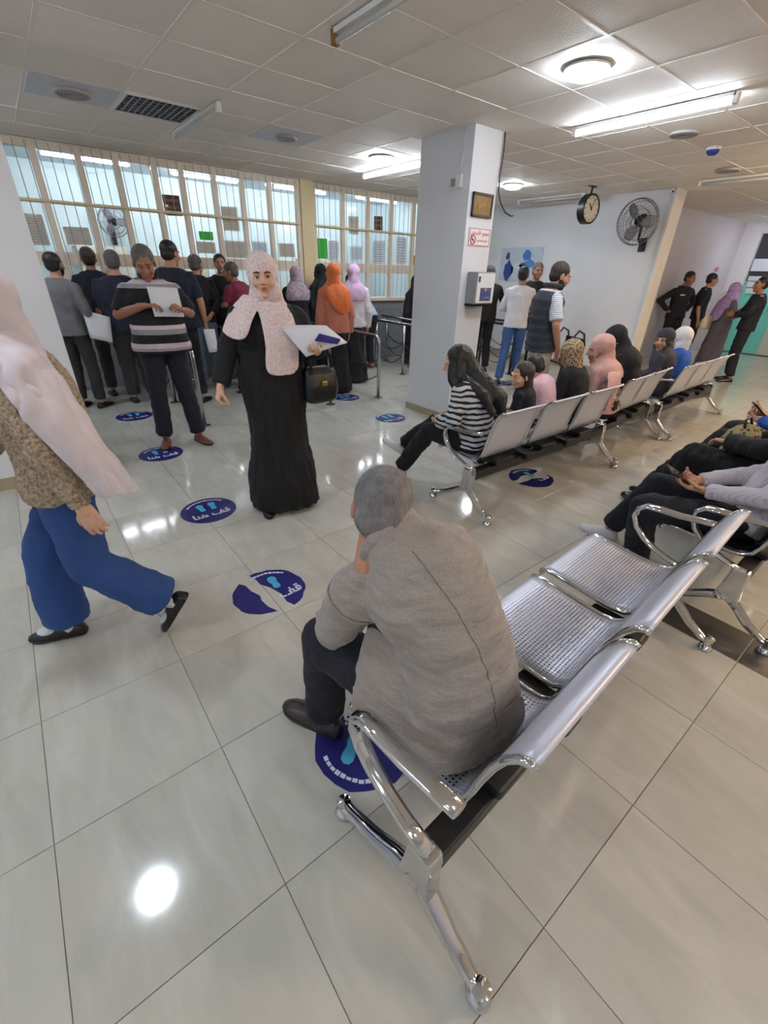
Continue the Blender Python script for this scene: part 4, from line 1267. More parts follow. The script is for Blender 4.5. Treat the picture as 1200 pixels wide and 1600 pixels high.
    if skirt or robe:
        m_ = skirt or robe
        g = Geo()
        k0, k1 = (KN[1] + KN[-1]) / 2, (AN[1] + AN[-1]) / 2
        seated = abs(KN[1].z - hip[1].z) < 0.22 * s
        if seated:
            loft(g, [ring(-0.13, 0.14, 0.10, 0.012), ring(-0.02, 0.172, 0.122, 0.012), ring(0.15, 0.16, 0.116, 0.012)])
            g.limb([hip[1], KN[1]], [0.105 * s, 0.085 * s]); g.limb([hip[-1], KN[-1]], [0.105 * s, 0.085 * s])
            g.limb([(hip[1] + hip[-1]) / 2, k0], [0.10 * s, 0.08 * s])
            for q in (1, -1):
                g.limb([KN[q], KN[q].lerp(AN[q], 0.9)], [0.085 * s, 0.10 * s])
            g.limb([k0, k0.lerp(k1, 0.9)], [0.08 * s, 0.10 * s])
        else:
            X = V((1, 0, 0)); Yv = V((0, 1, 0))
            hem = V((k1.x, k1.y, 0.035 * s))
            sk = 0.78 if (top and top_low < -0.4) else 1.0
            wmax = 0.20 + abs(AN[1].x - AN[-1].x) * 0.22 / s; dmax = 0.19 + abs(AN[1].y - AN[-1].y) * 0.42 / s
            loft(g, [(hem, X, Yv, wmax * s * (sk + 1) / 2, dmax * s * (sk + 1) / 2), (hem.lerp(P, 0.22), X, Yv, wmax * 0.97 * s * (sk * 2 + 1) / 3, dmax * 0.96 * s * (sk * 2 + 1) / 3), (hem.lerp(P, 0.5), X, Yv, 0.205 * s * sk, 0.18 * s * sk), (hem.lerp(P, 0.8), X, Yv, 0.2 * s * sk, 0.16 * s * sk), ring(0.0, 0.172 * sk, 0.125 * sk, 0.016), ring(0.2, 0.16 * sk, 0.115 * sk, 0.016)])
        soft(g, 'skirt', m_, root, vox, 3, fold=('v', 0.05 * s))
    if robe and not top:
        g = Geo()
        loft(g, [ring(t, a, b, 0.016) for t, a, b in TORSO[:-1]])
        for q in (1, -1):
            e, w_ = EL[q], WR[q]
            g.cap(N - up_n * 0.045 * s, sh[q], 0.05 * s, 0.062 * s)
            g.cap(sh[q], e, 0.066 * s, 0.066 * s); g.cuff(e, e.lerp(w_, 0.97), 0.066 * s, 0.058 * s)
        soft(g, 'robe', robe, root, vox, 3, fold=('n', 0.024 * s))
    # shoes
    if shoes:
        for i, q in enumerate((1, -1)):
            a, d = AN[q], FD[q]
            fp = foot_pitch[i]
            dd = (V((d.x, d.y, 0)).normalized() * math.cos(fp) + V((0, 0, math.sin(fp))))
            side = dd.cross(V((0, 0, 1))).normalized()
            upv = side.cross(dd).normalized()
            if upv.z < 0: upv = -upv
            base = a - upv * 0.085 * s
            prof = [(-0.065, 0.018, 0.03), (-0.055, 0.031, 0.062), (-0.02, 0.034, 0.075), (0.03, 0.036, 0.072), (0.08, 0.041, 0.055), (0.13, 0.043, 0.042), (0.17, 0.034, 0.036), (0.195, 0.016, 0.026)]
            rs_ = []
            for y, w_, h_ in prof:
                c = base + dd * y * s
                rs_.append([c + side * (w_ * s * cx) + upv * (h_ * s * z) for cx, z in ((-1, 0.06), (-1.05, 0.3), (-0.85, 0.7), (-0.4, 0.97), (0, 1.03), (0.4, 0.97), (0.85, 0.7), (1.05, 0.3), (1, 0.06), (0.5, 0.0), (-0.5, 0.0))])
            so = Geo().rings(rs_).build('shoe', shoes, root, smooth=True)
            rs2 = [[p + upv * 0.001 for p in (base + dd * y * s + side * (w_ * 1.08 * s) + upv * 0.018 * s, base + dd * y * s - side * (w_ * 1.08 * s) + upv * 0.018 * s, base + dd * y * s - side * (w_ * 1.05 * s) + upv * 0.002, base + dd * y * s + side * (w_ * 1.05 * s) + upv * 0.002)] for y, w_, h_ in prof]
            Geo().rings(rs2).build('sole', sole_m or m_black, so)
    info = dict(N=N, P=P, sh=sh, EL=EL, WR=WR, KN=KN, AN=AN, hc=hc, HM=HM, HR=HR, s=s, ring=ring, f=frame(up_n, rs))
    if extra:
        extra(root, info)
    return root, info

def sit(kx=0.1, ky=0.44, kz=0.46, ax=0.1, ay=0.44, hz=0.47):
    """legs of a seated figure, hips at the origin"""
    return {1: ((kx, ky, kz), (ax, ay, 0.085), (0.1, 1, 0)), -1: ((-kx, ky, kz), (-ax, ay, 0.085), (-0.1, 1, 0))}

def paper_sheet(name, pts, label, m_=None, cat='paper', t=0.0015, grp=None):
    """a sheet (four corners) with a slight sag"""
    a, b, c, d = [V(p) for p in pts]
    rows = []
    nrm = (b - a).cross(d - a).normalized()
    for i in range(6):
        u = i / 5
        rows.append([a.lerp(b, j / 5).lerp(d.lerp(c, j / 5), u) - nrm * (0.012 * math.sin(PI * j / 5) * (0.4 + 0.6 * u)) for j in range(6)])
    o = Geo().sheet(rows, t).build(name, m_ or m_paper, smooth=True)
    return tag(o, label, cat, grp)

def drape_sheet(name, rows, m_, root, t=0.01, fold=('v', 0.02)):
    o = Geo().sheet(rows, t).build(name, m_, root, smooth=True)
    sd = o.modifiers.new('s', 'SUBSURF'); sd.levels = 3; sd.render_levels = 3
    md = o.modifiers.new('d', 'DISPLACE'); md.texture = TEX; md.texture_coords = 'OBJECT'; md.texture_coords_object = FOLD[fold[0]]; md.strength = fold[1]; md.mid_level = 0.45
    PENDING.append((o, None))
    return o

# ------------------------------------------------------------------ clothes
c_black = cloth('black_cloth', (15, 15, 18)); c_navy = cloth('navy_cloth', (25, 29, 48)); c_dnavy = cloth('dark_navy_cloth', (19, 21, 34))
c_char = cloth('charcoal_trousers', (48, 46, 46)); c_jean = cloth('blue_jeans', (52, 84, 138)); c_jean2 = cloth('walker_jeans', (38, 72, 132), bump=0.5); c_washed = cloth('washed_jeans', (96, 116, 148))
c_maroon = cloth('maroon_cloth', (124, 34, 60)); c_greyshirt = cloth('grey_shirt', (112, 112, 116)); c_ltblue = cloth('light_blue_shirt', (176, 188, 214))
c_white = cloth('white_cloth', (208, 206, 212)); c_terra = cloth('terracotta_coat', (186, 116, 96)); c_orange = cloth('orange_scarf', (214, 112, 60), bump=0.5)
c_lilac = cloth('lilac_scarf', (196, 166, 196)); c_lav = spot_mat('lavender_scarf', (160, 132, 196), (196, 176, 222), 26, (0.35, 0.65)); c_greydress = cloth('grey_dress', (104, 98, 110))
c_pinkscarf = cloth('dusty_pink_scarf', (206, 160, 152)); c_mauvescarf = spot_mat('mauve_print_scarf', (176, 158, 168), (150, 128, 142), 30)
c_leo = spot_mat('leopard_scarf', (36, 28, 25), (178, 152, 118), 75, (0.36, 0.5), kind='voronoi'); c_khaki = cloth('beige_trousers', (186, 176, 164)); c_bright = cloth('bright_blue_top', (40, 88, 178))
c_pinktop = cloth('pink_top', (222, 184, 196)); c_offw = cloth('white_cap_cloth', (222, 222, 226)); c_dgrey = cloth('dark_grey_scarf', (52, 50, 60)); c_knit = ramp_mat('ribbed_knit', [(0.0, (204, 198, 206)), (0.72, (180, 172, 184))], 'X', period=0.010, bump=0.3)
c_taupe = cloth('taupe_shirt', (150, 140, 140)); c_suit = cloth('dark_suit', (24, 23, 27))
c_striped = ramp_mat('striped_polo', [(0.0, (26, 25, 29)), (0.865, (150, 140, 148)), (0.885, (196, 182, 190)), (0.925, (26, 25, 29)), (1.0, (140, 138, 146)), (1.035, (206, 190, 198)), (1.07, (26, 25, 29)), (1.28, (26, 25, 29)), (1.335, (150, 148, 154)), (1.365, (206, 190, 198)), (1.395, (26, 25, 29))], 'Z', scale=2.0, bump=0.25)
c_bw = ramp_mat('black_white_stripes', [(0.0, (204, 206, 212)), (0.56, (22, 22, 26))], 'Z', period=0.037, noise=0.05, bump=0.3)
c_finestripe = ramp_mat('fine_striped_shirt', [(0.0, (220, 222, 228)), (0.75, (110, 116, 132))], 'Z', period=0.018, bump=0.2)
c_boucle = spot_mat('boucle_tweed', (142, 118, 94), (206, 186, 162), 95, (0.34, 0.66), 0.95, bump=0.9)
c_pinkprint = spot_mat('pale_print_scarf', (206, 178, 174), (226, 208, 206), 110, (0.38, 0.52))
m_leather = mat('dark_leather', srgb(44, 34, 34), 0.3, coat=0.3, bump=0.1, bscale=40); m_blackleather = mat('black_leather', srgb(20, 20, 22), 0.28, bump=0.15, bscale=50)
m_sandal = mat('brown_sandal', srgb(112, 66, 54), 0.5); m_trainer = mat('white_trainer', srgb(206, 206, 210), 0.5)
FW = lambda x, y: face_dir(-x, -y)        # towards the camera

# ---- old man in the grey jacket, seen from behind
m_jacket = bpy.data.materials.new('grey_taupe_jacket'); m_jacket.use_nodes = True
def _jk():
    nt = m_jacket.node_tree; b = nt.nodes['Principled BSDF']
    b.inputs['Roughness'].default_value = 0.75; b.inputs['Sheen Weight'].default_value = 0.25
    tc = nt.nodes.new('ShaderNodeTexCoord')
    n = nt.nodes.new('ShaderNodeTexNoise'); n.inputs['Scale'].default_value = 300; nt.links.new(tc.outputs['Object'], n.inputs['Vector'])
    cr = nt.nodes.new('ShaderNodeValToRGB'); cr.color_ramp.elements[0].position = 0.3; cr.color_ramp.elements[1].position = 0.7
    cr.color_ramp.elements[0].color = (*srgb(138, 129, 122), 1); cr.color_ramp.elements[1].color = (*srgb(163, 153, 145), 1)
    nt.links.new(n.outputs['Fac'], cr.inputs[0]); nt.links.new(cr.outputs[0], b.inputs['Base Color'])
    mp = nt.nodes.new('ShaderNodeMapping'); mp.inputs['Scale'].default_value = (2.5, 3, 9); mp.inputs['Rotation'].default_value = (0.5, 0.35, 0)
    nt.links.new(tc.outputs['Object'], mp.inputs['Vector'])
    n2 = nt.nodes.new('ShaderNodeTexNoise'); n2.inputs['Scale'].default_value = 2.6; n2.inputs['Detail'].default_value = 3; nt.links.new(mp.outputs[0], n2.inputs['Vector'])
    bp = nt.nodes.new('ShaderNodeBump'); bp.inputs['Strength'].default_value = 0.55; bp.inputs['Distance'].default_value = 0.03
    nt.links.new(n2.outputs['Fac'], bp.inputs['Height']); nt.links.new(bp.outputs['Normal'], b.inputs['Normal'])
_jk()
m_seam = mat('jacket_seam', srgb(112, 104, 98), 0.8)
OM = (0.70, 0.45)
def om(x, y, z): return (x - OM[0], y - OM[1], z)
def old_extra(root, I):
    s = I['s']
    # jacket: broad back, sleeves, hanging skirts
    g = Geo()
    ring = I['ring']
    loft(g, [ring(-0.20, 0.215, 0.165, 0.015, 0.02), ring(-0.05, 0.212, 0.165, 0.015, 0.03), ring(0.15, 0.196, 0.155, 0.015, 0.03), ring(0.36, 0.165, 0.130, 0.015, 0.02), ring(0.56, 0.165, 0.125, 0.015, 0.015), ring(0.74, 0.172, 0.118, 0.015, 0.01), ring(0.88, 0.155, 0.092, 0.015), ring(0.97, 0.105, 0.08, 0.012), ring(1.04, 0.08, 0.072, 0.01), ring(1.1, 0.07, 0.066, 0.01)], 26)
    sh, EL, WR = I['sh'], I['EL'], I['WR']
    for q in (1, -1):
        g.cap(I['N'] - I['f'][2] * 0.05, sh[q], 0.055, 0.066)
        g.cap(I['N'] - I['f'][2] * 0.13, sh[q] - I['f'][2] * 0.03, 0.085, 0.07)
    for q in (1, -1):
        g.cap(sh[q], EL[q], 0.066, 0.062, 14); g.cuff(EL[q], EL[q].lerp(WR[q], 0.9), 0.062, 0.052)
    soft(g, 'jacket', m_jacket, root, 0.0075, 3, fold=('h', 0.026))
    # skirts of the jacket hanging over the seat
    def flap(name, rows, t=0.006):
        drape_sheet(name, rows, m_jacket, root, t, ('n', 0.012))
    flap('jacket_side', [[om(0.545, 0.74, 0.66), om(0.55, 0.66, 0.66), om(0.56, 0.58, 0.65), om(0.585, 0.50, 0.64)],
                         [om(0.50, 0.72, 0.56), om(0.495, 0.64, 0.55), om(0.505, 0.56, 0.54), om(0.545, 0.47, 0.53)],
                         [om(0.462, 0.70, 0.47), om(0.458, 0.62, 0.46), om(0.475, 0.54, 0.45), om(0.52, 0.45, 0.46)],
                         [om(0.445, 0.67, 0.42), om(0.44, 0.60, 0.405), om(0.455, 0.52, 0.41), om(0.50, 0.46, 0.435)]])
    flap('jacket_tail', [[om(0.60, 0.40, 0.54), om(0.66, 0.375, 0.54), om(0.73, 0.36, 0.54), om(0.80, 0.375, 0.54)],
                         [om(0.575, 0.40, 0.48), om(0.645, 0.365, 0.48), om(0.73, 0.345, 0.48), om(0.815, 0.365, 0.48)],
                         [om(0.558, 0.405, 0.425), om(0.63, 0.365, 0.42), om(0.72, 0.34, 0.425), om(0.825, 0.36, 0.43)],
                         [om(0.553, 0.40, 0.40), om(0.625, 0.355, 0.398), om(0.72, 0.335, 0.41), om(0.82, 0.355, 0.415)]])
    # centre seam and collar
    pts = []
    for k in range(11):
        c, r, f, a, b = ring(0.02 + 0.9 * k / 10, 0.18, 0.137, 0.02, 0.02)
        pts.append(c - f * (b + 0.002) + r * 0.0)
    c, r, f, a, b = ring(1.06, 0.066, 0.066, 0.014)
    col = [c + r * (0.078 * math.cos(2 * PI * k / 20)) + f * (0.078 * math.sin(2 * PI * k / 20) + 0.012) + I['f'][2] * (0.004 - 0.02 * math.sin(2 * PI * k / 20)) for k in range(20)]
    soft(Geo().tube(col, 0.021, 8, closed=True), 'collar', m_jacket, root, 0.006, 2)
old_root, _old = person('older man with grey hair in a grey taupe jacket seated on the front bench', (OM[0], OM[1], 0), 0.0, 1.0,
    P=om(0.685, 0.485, 0.485), C=om(0.672, 0.55, 0.71), N=om(0.614, 0.705, 0.898), rp=(1, -0.06, 0), rs=(0.92, -0.36, 0.16), head=(-0.72, -0.34, 0.12), hoff=om(0.612, 0.772, 0.972), headscale=0.93,
    arms={1: (om(0.765, 0.64, 0.805), om(0.83, 0.86, 0.60), om(0.76, 0.98, 0.50)), -1: (om(0.522, 0.765, 0.755), om(0.503, 0.845, 0.565), om(0.66, 0.93, 0.49))},
    legs={1: (om(0.80, 0.93, 0.49), om(0.78, 0.96, 0.085), (0.0, 1, 0)), -1: (om(0.50, 0.905, 0.475), om(0.497, 0.925, 0.085), (-0.45, 1, 0))},
    skin_m=S_OLD, hair=H_GREY, trousers=c_dnavy, sleeve='long', shoes=m_leather, vox=0.010, hands=('grip', 'grip'), hand_n=((0, 0, -1), (0, 0, -1)), extra=old_extra, wide=0.95, trouser_w=1.08, fat=-0.14)

# ---- woman walking out of the picture on the left
wr = face_dir(-0.93, 0.36)
def walker_extra(root, I):
    s = I['s']; q = lambda *p: V(p) * s
    def cl(name, rows, m_):
        drape_sheet(name, rows, m_, root, 0.008, ('v', 0.045))
    # shawl over the near shoulder, blown back
    cl('shawl', [[q(-0.08, 0.06, 1.49), q(-0.10, 0.01, 1.50), q(-0.09, -0.06, 1.50), q(-0.02, -0.10, 1.49)],
                 [q(-0.20, 0.0, 1.42), q(-0.215, -0.05, 1.42), q(-0.18, -0.12, 1.40), q(-0.08, -0.17, 1.38)],
                 [q(-0.28, -0.08, 1.26), q(-0.285, -0.14, 1.26), q(-0.22, -0.21, 1.24), q(-0.12, -0.23, 1.22)],
                 [q(-0.30, -0.16, 1.10), q(-0.30, -0.22, 1.10), q(-0.24, -0.28, 1.08), q(-0.15, -0.28, 1.06)],
                 [q(-0.29, -0.22, 0.98), q(-0.29, -0.28, 0.98), q(-0.24, -0.34, 0.97), q(-0.17, -0.34, 0.95)],
                 [q(-0.27, -0.24, 0.90), q(-0.28, -0.30, 0.92), q(-0.24, -0.36, 0.91), q(-0.19, -0.37, 0.89)]], c_shawl)
    cl('shawl_end', [[q(-0.08, 0.13, 1.44), q(0.02, 0.16, 1.44), q(0.10, 0.14, 1.44)],
                     [q(-0.14, 0.20, 1.22), q(-0.02, 0.23, 1.22), q(0.08, 0.21, 1.22)],
                     [q(-0.17, 0.25, 1.0), q(-0.05, 0.28, 1.0), q(0.05, 0.25, 1.0)],
                     [q(-0.20, 0.27, 0.80), q(-0.08, 0.31, 0.78), q(0.02, 0.28, 0.80)]], c_shawl)
    for k, (a, d) in enumerate(((I['AN'][1], V((0, 1, 0))), (I['AN'][-1], V((0, 0.58, -0.81))))):
        u = V((0, 0, 1)) if k == 0 else V((0, 0.81, 0.58))
        b = a - u * 0.085 * s
        Geo().ell(b + d * 0.105 * s + u * 0.046 * s, (0.034 * s, 0.05 * s, 0.02 * s), (M.Rotation(0.0 if k == 0 else -0.95, 3, 'X'))).build('vamp', m_trainer, root, smooth=True)
        Geo().cap(b + d * 0.005 * s + u * 0.05 * s, a + u * 0.02 * s, 0.036 * s, 0.036 * s).build('sock', m_trainer, root, smooth=True)
c_shawl = cloth('white_shawl', (212, 202, 208), bump=0.4)
person('woman in a tan tweed jacket and blue jeans striding out at the left', (-0.05, 1.93, 0), wr, 0.88,
    P=(0, -0.05, 0.93), N=(0, 0.0, 1.44), head=(0, 0.0, 0), arms={1: ((0.23, 0.10, 1.15), (0.2, 0.28, 0.98)), -1: ((-0.25, -0.10, 1.13), (-0.24, -0.16, 0.87))},
    legs={1: ((0.07, 0.18, 0.50), (0.05, 0.19, 0.09), (0.0, 1, 0)), -1: ((-0.07, -0.04, 0.49), (-0.05, -0.31, 0.21), (0, 1, 0))}, foot_pitch=(0, -0.95),
    skin_m=S_LIGHT, hijab=c_shawl, drape_k=0.72, top=c_boucle, sleeve='long', top_low=-0.62, trousers=c_jean2, trouser_w=1.3, flare=1.3, shoes=m_blackleather, sole_m=m_black, vox=0.011, extra=walker_extra, fat=0.12)

# ---- man in the striped polo shirt reading a paper
person('man in a black polo with pale stripes reading a white paper beside the queue rail', (0.95, 4.33, 0), face_dir(-0.12, -0.99), 0.975,
    N=(0, 0.02, 1.445), head=(-0.1, -0.42, 0.05), arms={1: ((0.285, -0.0, 1.17), (0.10, 0.235, 1.25)), -1: ((-0.285, -0.01, 1.17), (-0.185, 0.235, 1.215))}, hands=('pinch', 'pinch'), hand_n=((-0.6, 0.3, -0.5), (0.6, 0.3, -0.5)), hand_d=((-0.8, 0.45, 0.1), (0.3, 0.6, 0.25)),
    legs={1: ((0.12, 0.03, 0.49), (0.135, -0.02, 0.085), (0.25, 1, 0)), -1: ((-0.12, 0.03, 0.49), (-0.165, 0.02, 0.085), (-0.4, 1, 0))},
    skin_m=S_BROWN, hair=H_SALT, beard=None, top=c_striped, trousers=c_dnavy, shoes=m_sandal, vox=0.0105, fat=0.22, belly=0.07, wide=1.1, trouser_w=1.12, top_low=-0.22, collar=c_black, face=True)
paper_sheet('paper_sheet', [(0.875, 4.095, 1.355), (1.10, 4.10, 1.345), (1.105, 4.06, 1.135), (0.88, 4.055, 1.145)], 'white sheet of paper held by the striped-shirt man', cat='paper')

# ---- woman in black walking towards the camera
LW = (1.20, 2.66)
def lady_extra(root, I):
    s = I['s']; q = lambda *p: V(p) * s
    def cl(name, rows, m_, t=0.01):
        drape_sheet(name, rows, m_, root, t)
    cl('scarf_end', [[q(0.10, 0.10, 1.47), q(0.0, 0.13, 1.44), q(-0.10, 0.11, 1.46)],
                     [q(0.06, 0.15, 1.36), q(-0.05, 0.185, 1.35), q(-0.15, 0.15, 1.37)],
                     [q(0.05, 0.18, 1.24), q(-0.06, 0.205, 1.23), q(-0.16, 0.17, 1.25)],
                     [q(0.06, 0.18, 1.12), q(-0.06, 0.205, 1.11), q(-0.16, 0.17, 1.13)],
                     [q(0.065, 0.185, 1.02), q(-0.055, 0.205, 1.015), q(-0.155, 0.175, 1.03)]], c_pinkprint)
    cl('scarf_end', [[q(0.02, 0.11, 1.46), q(0.09, 0.09, 1.48), q(0.13, 0.0, 1.49)],
                     [q(0.07, 0.14, 1.40), q(0.16, 0.11, 1.41), q(0.20, 0.0, 1.43)],
                     [q(0.12, 0.16, 1.32), q(0.215, 0.12, 1.32), q(0.265, 0.01, 1.34)],
                     [q(0.16, 0.165, 1.23), q(0.25, 0.135, 1.24), q(0.30, 0.03, 1.27)]], c_pinkprint)
person('woman in a long black robe and pale pink headscarf walking with papers and a bag', (*LW, 0), face_dir(-0.32, -0.95), 0.925,
    N=(0, 0.0, 1.455), head=(-0.1, -0.05, 0.06), arms={1: ((0.27, -0.03, 1.16), (0.35, 0.10, 0.955)), -1: ((-0.29, -0.02, 1.17), (-0.275, 0.185, 1.16))}, hands=('grip', 'pinch'), hand_n=((-1, -0.2, 0), (0.3, 0.2, 1.0)), hand_d=((0.3, 0.2, -0.9), (0.35, 0.9, 0.1)),
    legs={1: ((0.10, 0.10, 0.49), (0.13, 0.06, 0.09), (0.1, 1, 0)), -1: ((-0.10, -0.02, 0.48), (-0.14, -0.06, 0.09), (-0.2, 1, 0))},
    skin_m=S_LIGHT, hijab=c_pinkprint, drape_k=0.78, robe=c_black, shoes=m_blackleather, vox=0.0105, fat=0.16, wide=1.08, extra=lady_extra)
paper_sheet('paper_sheet', [(1.19, 2.49, 1.22), (1.47, 2.44, 1.215), (1.53, 2.30, 1.13), (1.28, 2.36, 1.06)], 'white papers held by the woman in black', cat='paper')
ps = tag(Geo().box(-0.065, 0.065, -0.05, 0.05, -0.006, 0.006).build('booklet', mat('booklet_blue', srgb(46, 44, 150), 0.35), bevel=0.002, loc=(1.41, 2.335, 1.145)), 'small dark blue booklet held over the white papers', 'booklet')
ps.rotation_euler = (-0.55, 0.25, -0.3)
hb = tag(empty('handbag', (1.44, 2.50, 0.83)), 'black leather handbag hanging from the forearm of the woman in black', 'bag')
g = Geo(); g.rings([[V((sx * w_, sy * d_, z)) for sx, sy in ((-1, -0.6), (-0.7, -1), (0.7, -1), (1, -0.6), (1, 0.6), (0.7, 1), (-0.7, 1), (-1, 0.6))] for w_, d_, z in ((0.09, 0.05, -0.08), (0.115, 0.065, -0.06), (0.12, 0.07, 0.02), (0.11, 0.055, 0.1), (0.10, 0.03, 0.14))])
soft(g, 'body', m_blackleather, hb, 0.008, 3)
for d in (-0.025, 0.03):
    Geo().tube([(0.08, d, 0.12), (0.07, d, 0.21), (0.03, d * 0.7, 0.28), (-0.02, d * 0.7, 0.285), (-0.06, d, 0.22), (-0.075, d, 0.12)], 0.01, 8).build('strap', m_blackleather, hb, smooth=True)
Geo().box(-0.02, 0.02, -0.075, -0.06, 0.03, 0.06).build('buckle', mat('brass', srgb(190, 150, 80), 0.3, 1.0), hb, bevel=0.004)

# ---- men and women at the counter (seen mostly from behind)
V1, V2 = 0.0145, 0.018
def stander(label, x, y, d, H, **k):
    k.setdefault('vox', V1); k.setdefault('face', False)
    return person(label, (x, y, 0), face_dir(*d), H / 1.72, **k)
bend = dict(P=(0, -0.04, 0.93), N=(0, 0.10, 1.425))
fold = {1: ((0.23, 0.10, 1.15), (0.14, 0.34, 1.12)), -1: ((-0.23, 0.10, 1.15), (-0.14, 0.34, 1.12))}
stander('bearded man in a grey shirt half hidden by the white pillar', 0.47, 6.15, (0.6, 0.8), 1.60, hair=H_BLACK, beard=H_BLACK, top=c_greyshirt, sleeve='long', trousers=c_char, shoes=m_blackleather, arms={1: ((0.24, -0.02, 1.13), (0.22, 0.12, 0.92)), -1: ((-0.24, 0.05, 1.14), (-0.12, 0.3, 1.08))}, face=True)
paper_sheet('paper_folder', [(0.60, 6.0, 1.06), (0.84, 5.98, 0.98), (0.80, 5.94, 0.72), (0.60, 5.96, 0.78)], 'white folder held by the bearded man beside the pillar', cat='paper')
stander('man in a dark navy jersey with white sleeve bands at the counter', 0.87, 6.62, (0.1, 1), 1.70, hair=H_BROWN, skin_m=S_BROWN, top=c_dnavy, sleeve='short', trousers=c_char, shoes=m_blackleather, arms=fold, extra=lambda root, I: [Geo().tube([I['sh'][q].lerp(I['EL'][q], t) for t in (0.6, 0.66, 0.72)], 0.074 * I['s'], 16).build('sleeve_band', m_trainer, root, smooth=True) for q in (1, -1)], **bend)
stander('broad grey-haired man in a navy polo with charcoal trousers seen from behind', 1.02, 6.12, (0.12, 1), 1.64, hair=H_SALT, top=c_navy, sleeve='short', trousers=c_char, shoes=m_blackleather, fat=0.25, wide=1.2, trouser_w=1.25, top_low=-0.3)
stander('dark-haired heavy man in a navy shirt behind the striped-shirt man', 1.51, 5.76, (0.55, 0.8), 1.75, hair=H_BLACK, top=c_navy, sleeve='short', trousers=c_black, shoes=m_blackleather, fat=0.2, wide=1.15, head=(-0.4, -0.1, 0), arms={1: ((0.27, -0.02, 1.13), (0.26, 0.06, 0.9)), -1: ((-0.25, 0.05, 1.13), (-0.16, 0.28, 1.05))})
paper_sheet('paper_sheet', [(1.70, 5.58, 0.86), (1.84, 5.60, 0.85), (1.84, 5.58, 0.60), (1.72, 5.56, 0.60)], 'white paper hanging from the hand of the heavy man in navy')
stander('man in a dark jacket and washed jeans leaning to the counter', 1.97, 6.42, (0.35, 0.93), 1.67, hair=H_SALT, top=c_suit, sleeve='long', trousers=c_washed, shoes=m_blackleather, head=(-0.5, -0.1, 0), arms={1: ((0.25, -0.08, 1.12), (0.15, -0.18, 1.0)), -1: ((-0.25, 0.08, 1.14), (-0.14, 0.3, 1.1))}, **bend)
stander('young man in black at the counter turned towards the camera', 2.42, 6.74, (-0.3, -1), 1.66, hair=H_BLACK, top=c_black, sleeve='short', trousers=c_black, shoes=m_blackleather, face=True)
stander('man in a maroon shirt with short grey hair at the counter', 2.44, 6.12, (-0.4, 0.9), 1.60, hair=H_SALT, skin_m=S_BROWN, top=c_maroon, sleeve='short', trousers=c_dnavy, shoes=m_blackleather, head=(0.5, -0.2, 0), arms=fold, fat=0.08, **bend)
stander('person in black with a grey headscarf just behind the woman in black', 2.98, 6.62, (0.1, 1), 1.47, hijab=c_dgrey, robe=c_black)
stander('woman in black with a mauve print headscarf at the counter', 3.33, 6.3, (0.2, 1), 1.54, hijab=c_mauvescarf, robe=c_black, arms=fold)
stander('woman in a black headscarf between the mauve and orange headscarves', 3.93, 6.62, (-0.1, 1), 1.58, hijab=c_black, robe=c_black)
stander('woman in an orange headscarf and terracotta coat seen from behind', 3.30, 5.25, (0.25, 0.97), 1.58, hijab=c_orange, top=c_terra, sleeve='loose', top_low=-0.75, skirt=c_black, shoes=m_trainer, vox=0.0125, fat=0.12, wide=1.0,
    extra=lambda root, I: drape_sheet('scarf_end', [[V(p) * I['s'] for p in r] for r in ([(-0.12, -0.09, 1.46), (0, -0.12, 1.47), (0.12, -0.09, 1.46)], [(-0.18, -0.15, 1.34), (0, -0.175, 1.33), (0.18, -0.15, 1.34)], [(-0.10, -0.175, 1.22), (0.04, -0.185, 1.20), (0.19, -0.155, 1.22)], [(0.0, -0.175, 1.12), (0.08, -0.18, 1.08), (0.18, -0.155, 1.12)])], c_orange, root))
stander('woman in a lilac headscarf and long white coat beside the orange headscarf', 3.88, 5.66, (0.5, 0.86), 1.58, hijab=c_lilac, top=c_white, sleeve='loose', top_low=-0.7, skirt=c_black, shoes=m_trainer)
stander('man in a light blue shirt and navy trousers stooping over the counter', 4.62, 6.52, (0.08, 1), 1.62, hair=H_BLACK, skin_m=S_BROWN, top=c_ltblue, sleeve='long', trousers=c_dnavy, shoes=m_sandal, P=(0.03, -0.17, 0.90), N=(-0.06, 0.16, 1.32), head=(0.2, -0.5, 0), arms={1: ((0.2, 0.16, 1.06), (0.1, 0.36, 1.14)), -1: ((-0.3, 0.12, 1.05), (-0.18, 0.36, 1.14))}, legs={1: ((0.12, -0.1, 0.48), (0.14, -0.12, 0.085), (0.2, 1, 0)), -1: ((-0.1, -0.02, 0.48), (-0.12, -0.05, 0.085), (-0.2, 1, 0))})
stander('woman all in black half hidden by the middle pillar', 5.66, 6.35, (0.15, 1), 1.46, hijab=c_black, robe=c_black)
# ---- group right of the pillar
stander('man in a dark suit just right of the pillar seen from behind', 6.15, 5.15, (0.5, 0.86), 1.64, hair=H_SALT, skin_m=S_BROWN, top=c_suit, sleeve='long', trousers=c_black, shoes=m_blackleather, wide=1.08, arms={1: ((0.31, 0.06, 1.18), (0.34, 0.27, 1.25)), -1: ((-0.25, 0.0, 1.13), (-0.2, 0.18, 0.95))})
stander('man in a white shirt and blue jeans seen from behind', 5.93, 4.36, (0.75, 0.66), 1.63, hair=H_BLACK, skin_m=S_BROWN, top=c_white, sleeve='long', trousers=c_jean, shoes=m_blackleather, vox=0.0125, head=(-0.2, 0.0, 0), arms={1: ((0.23, 0.10, 1.12), (0.12, 0.3, 1.1)), -1: ((-0.23, 0.08, 1.12), (-0.12, 0.3, 1.1))}, legs={1: ((0.10, 0.06, 0.49), (0.13, 0.08, 0.085)), -1: ((-0.11, -0.06, 0.49), (-0.15, -0.18, 0.085))})
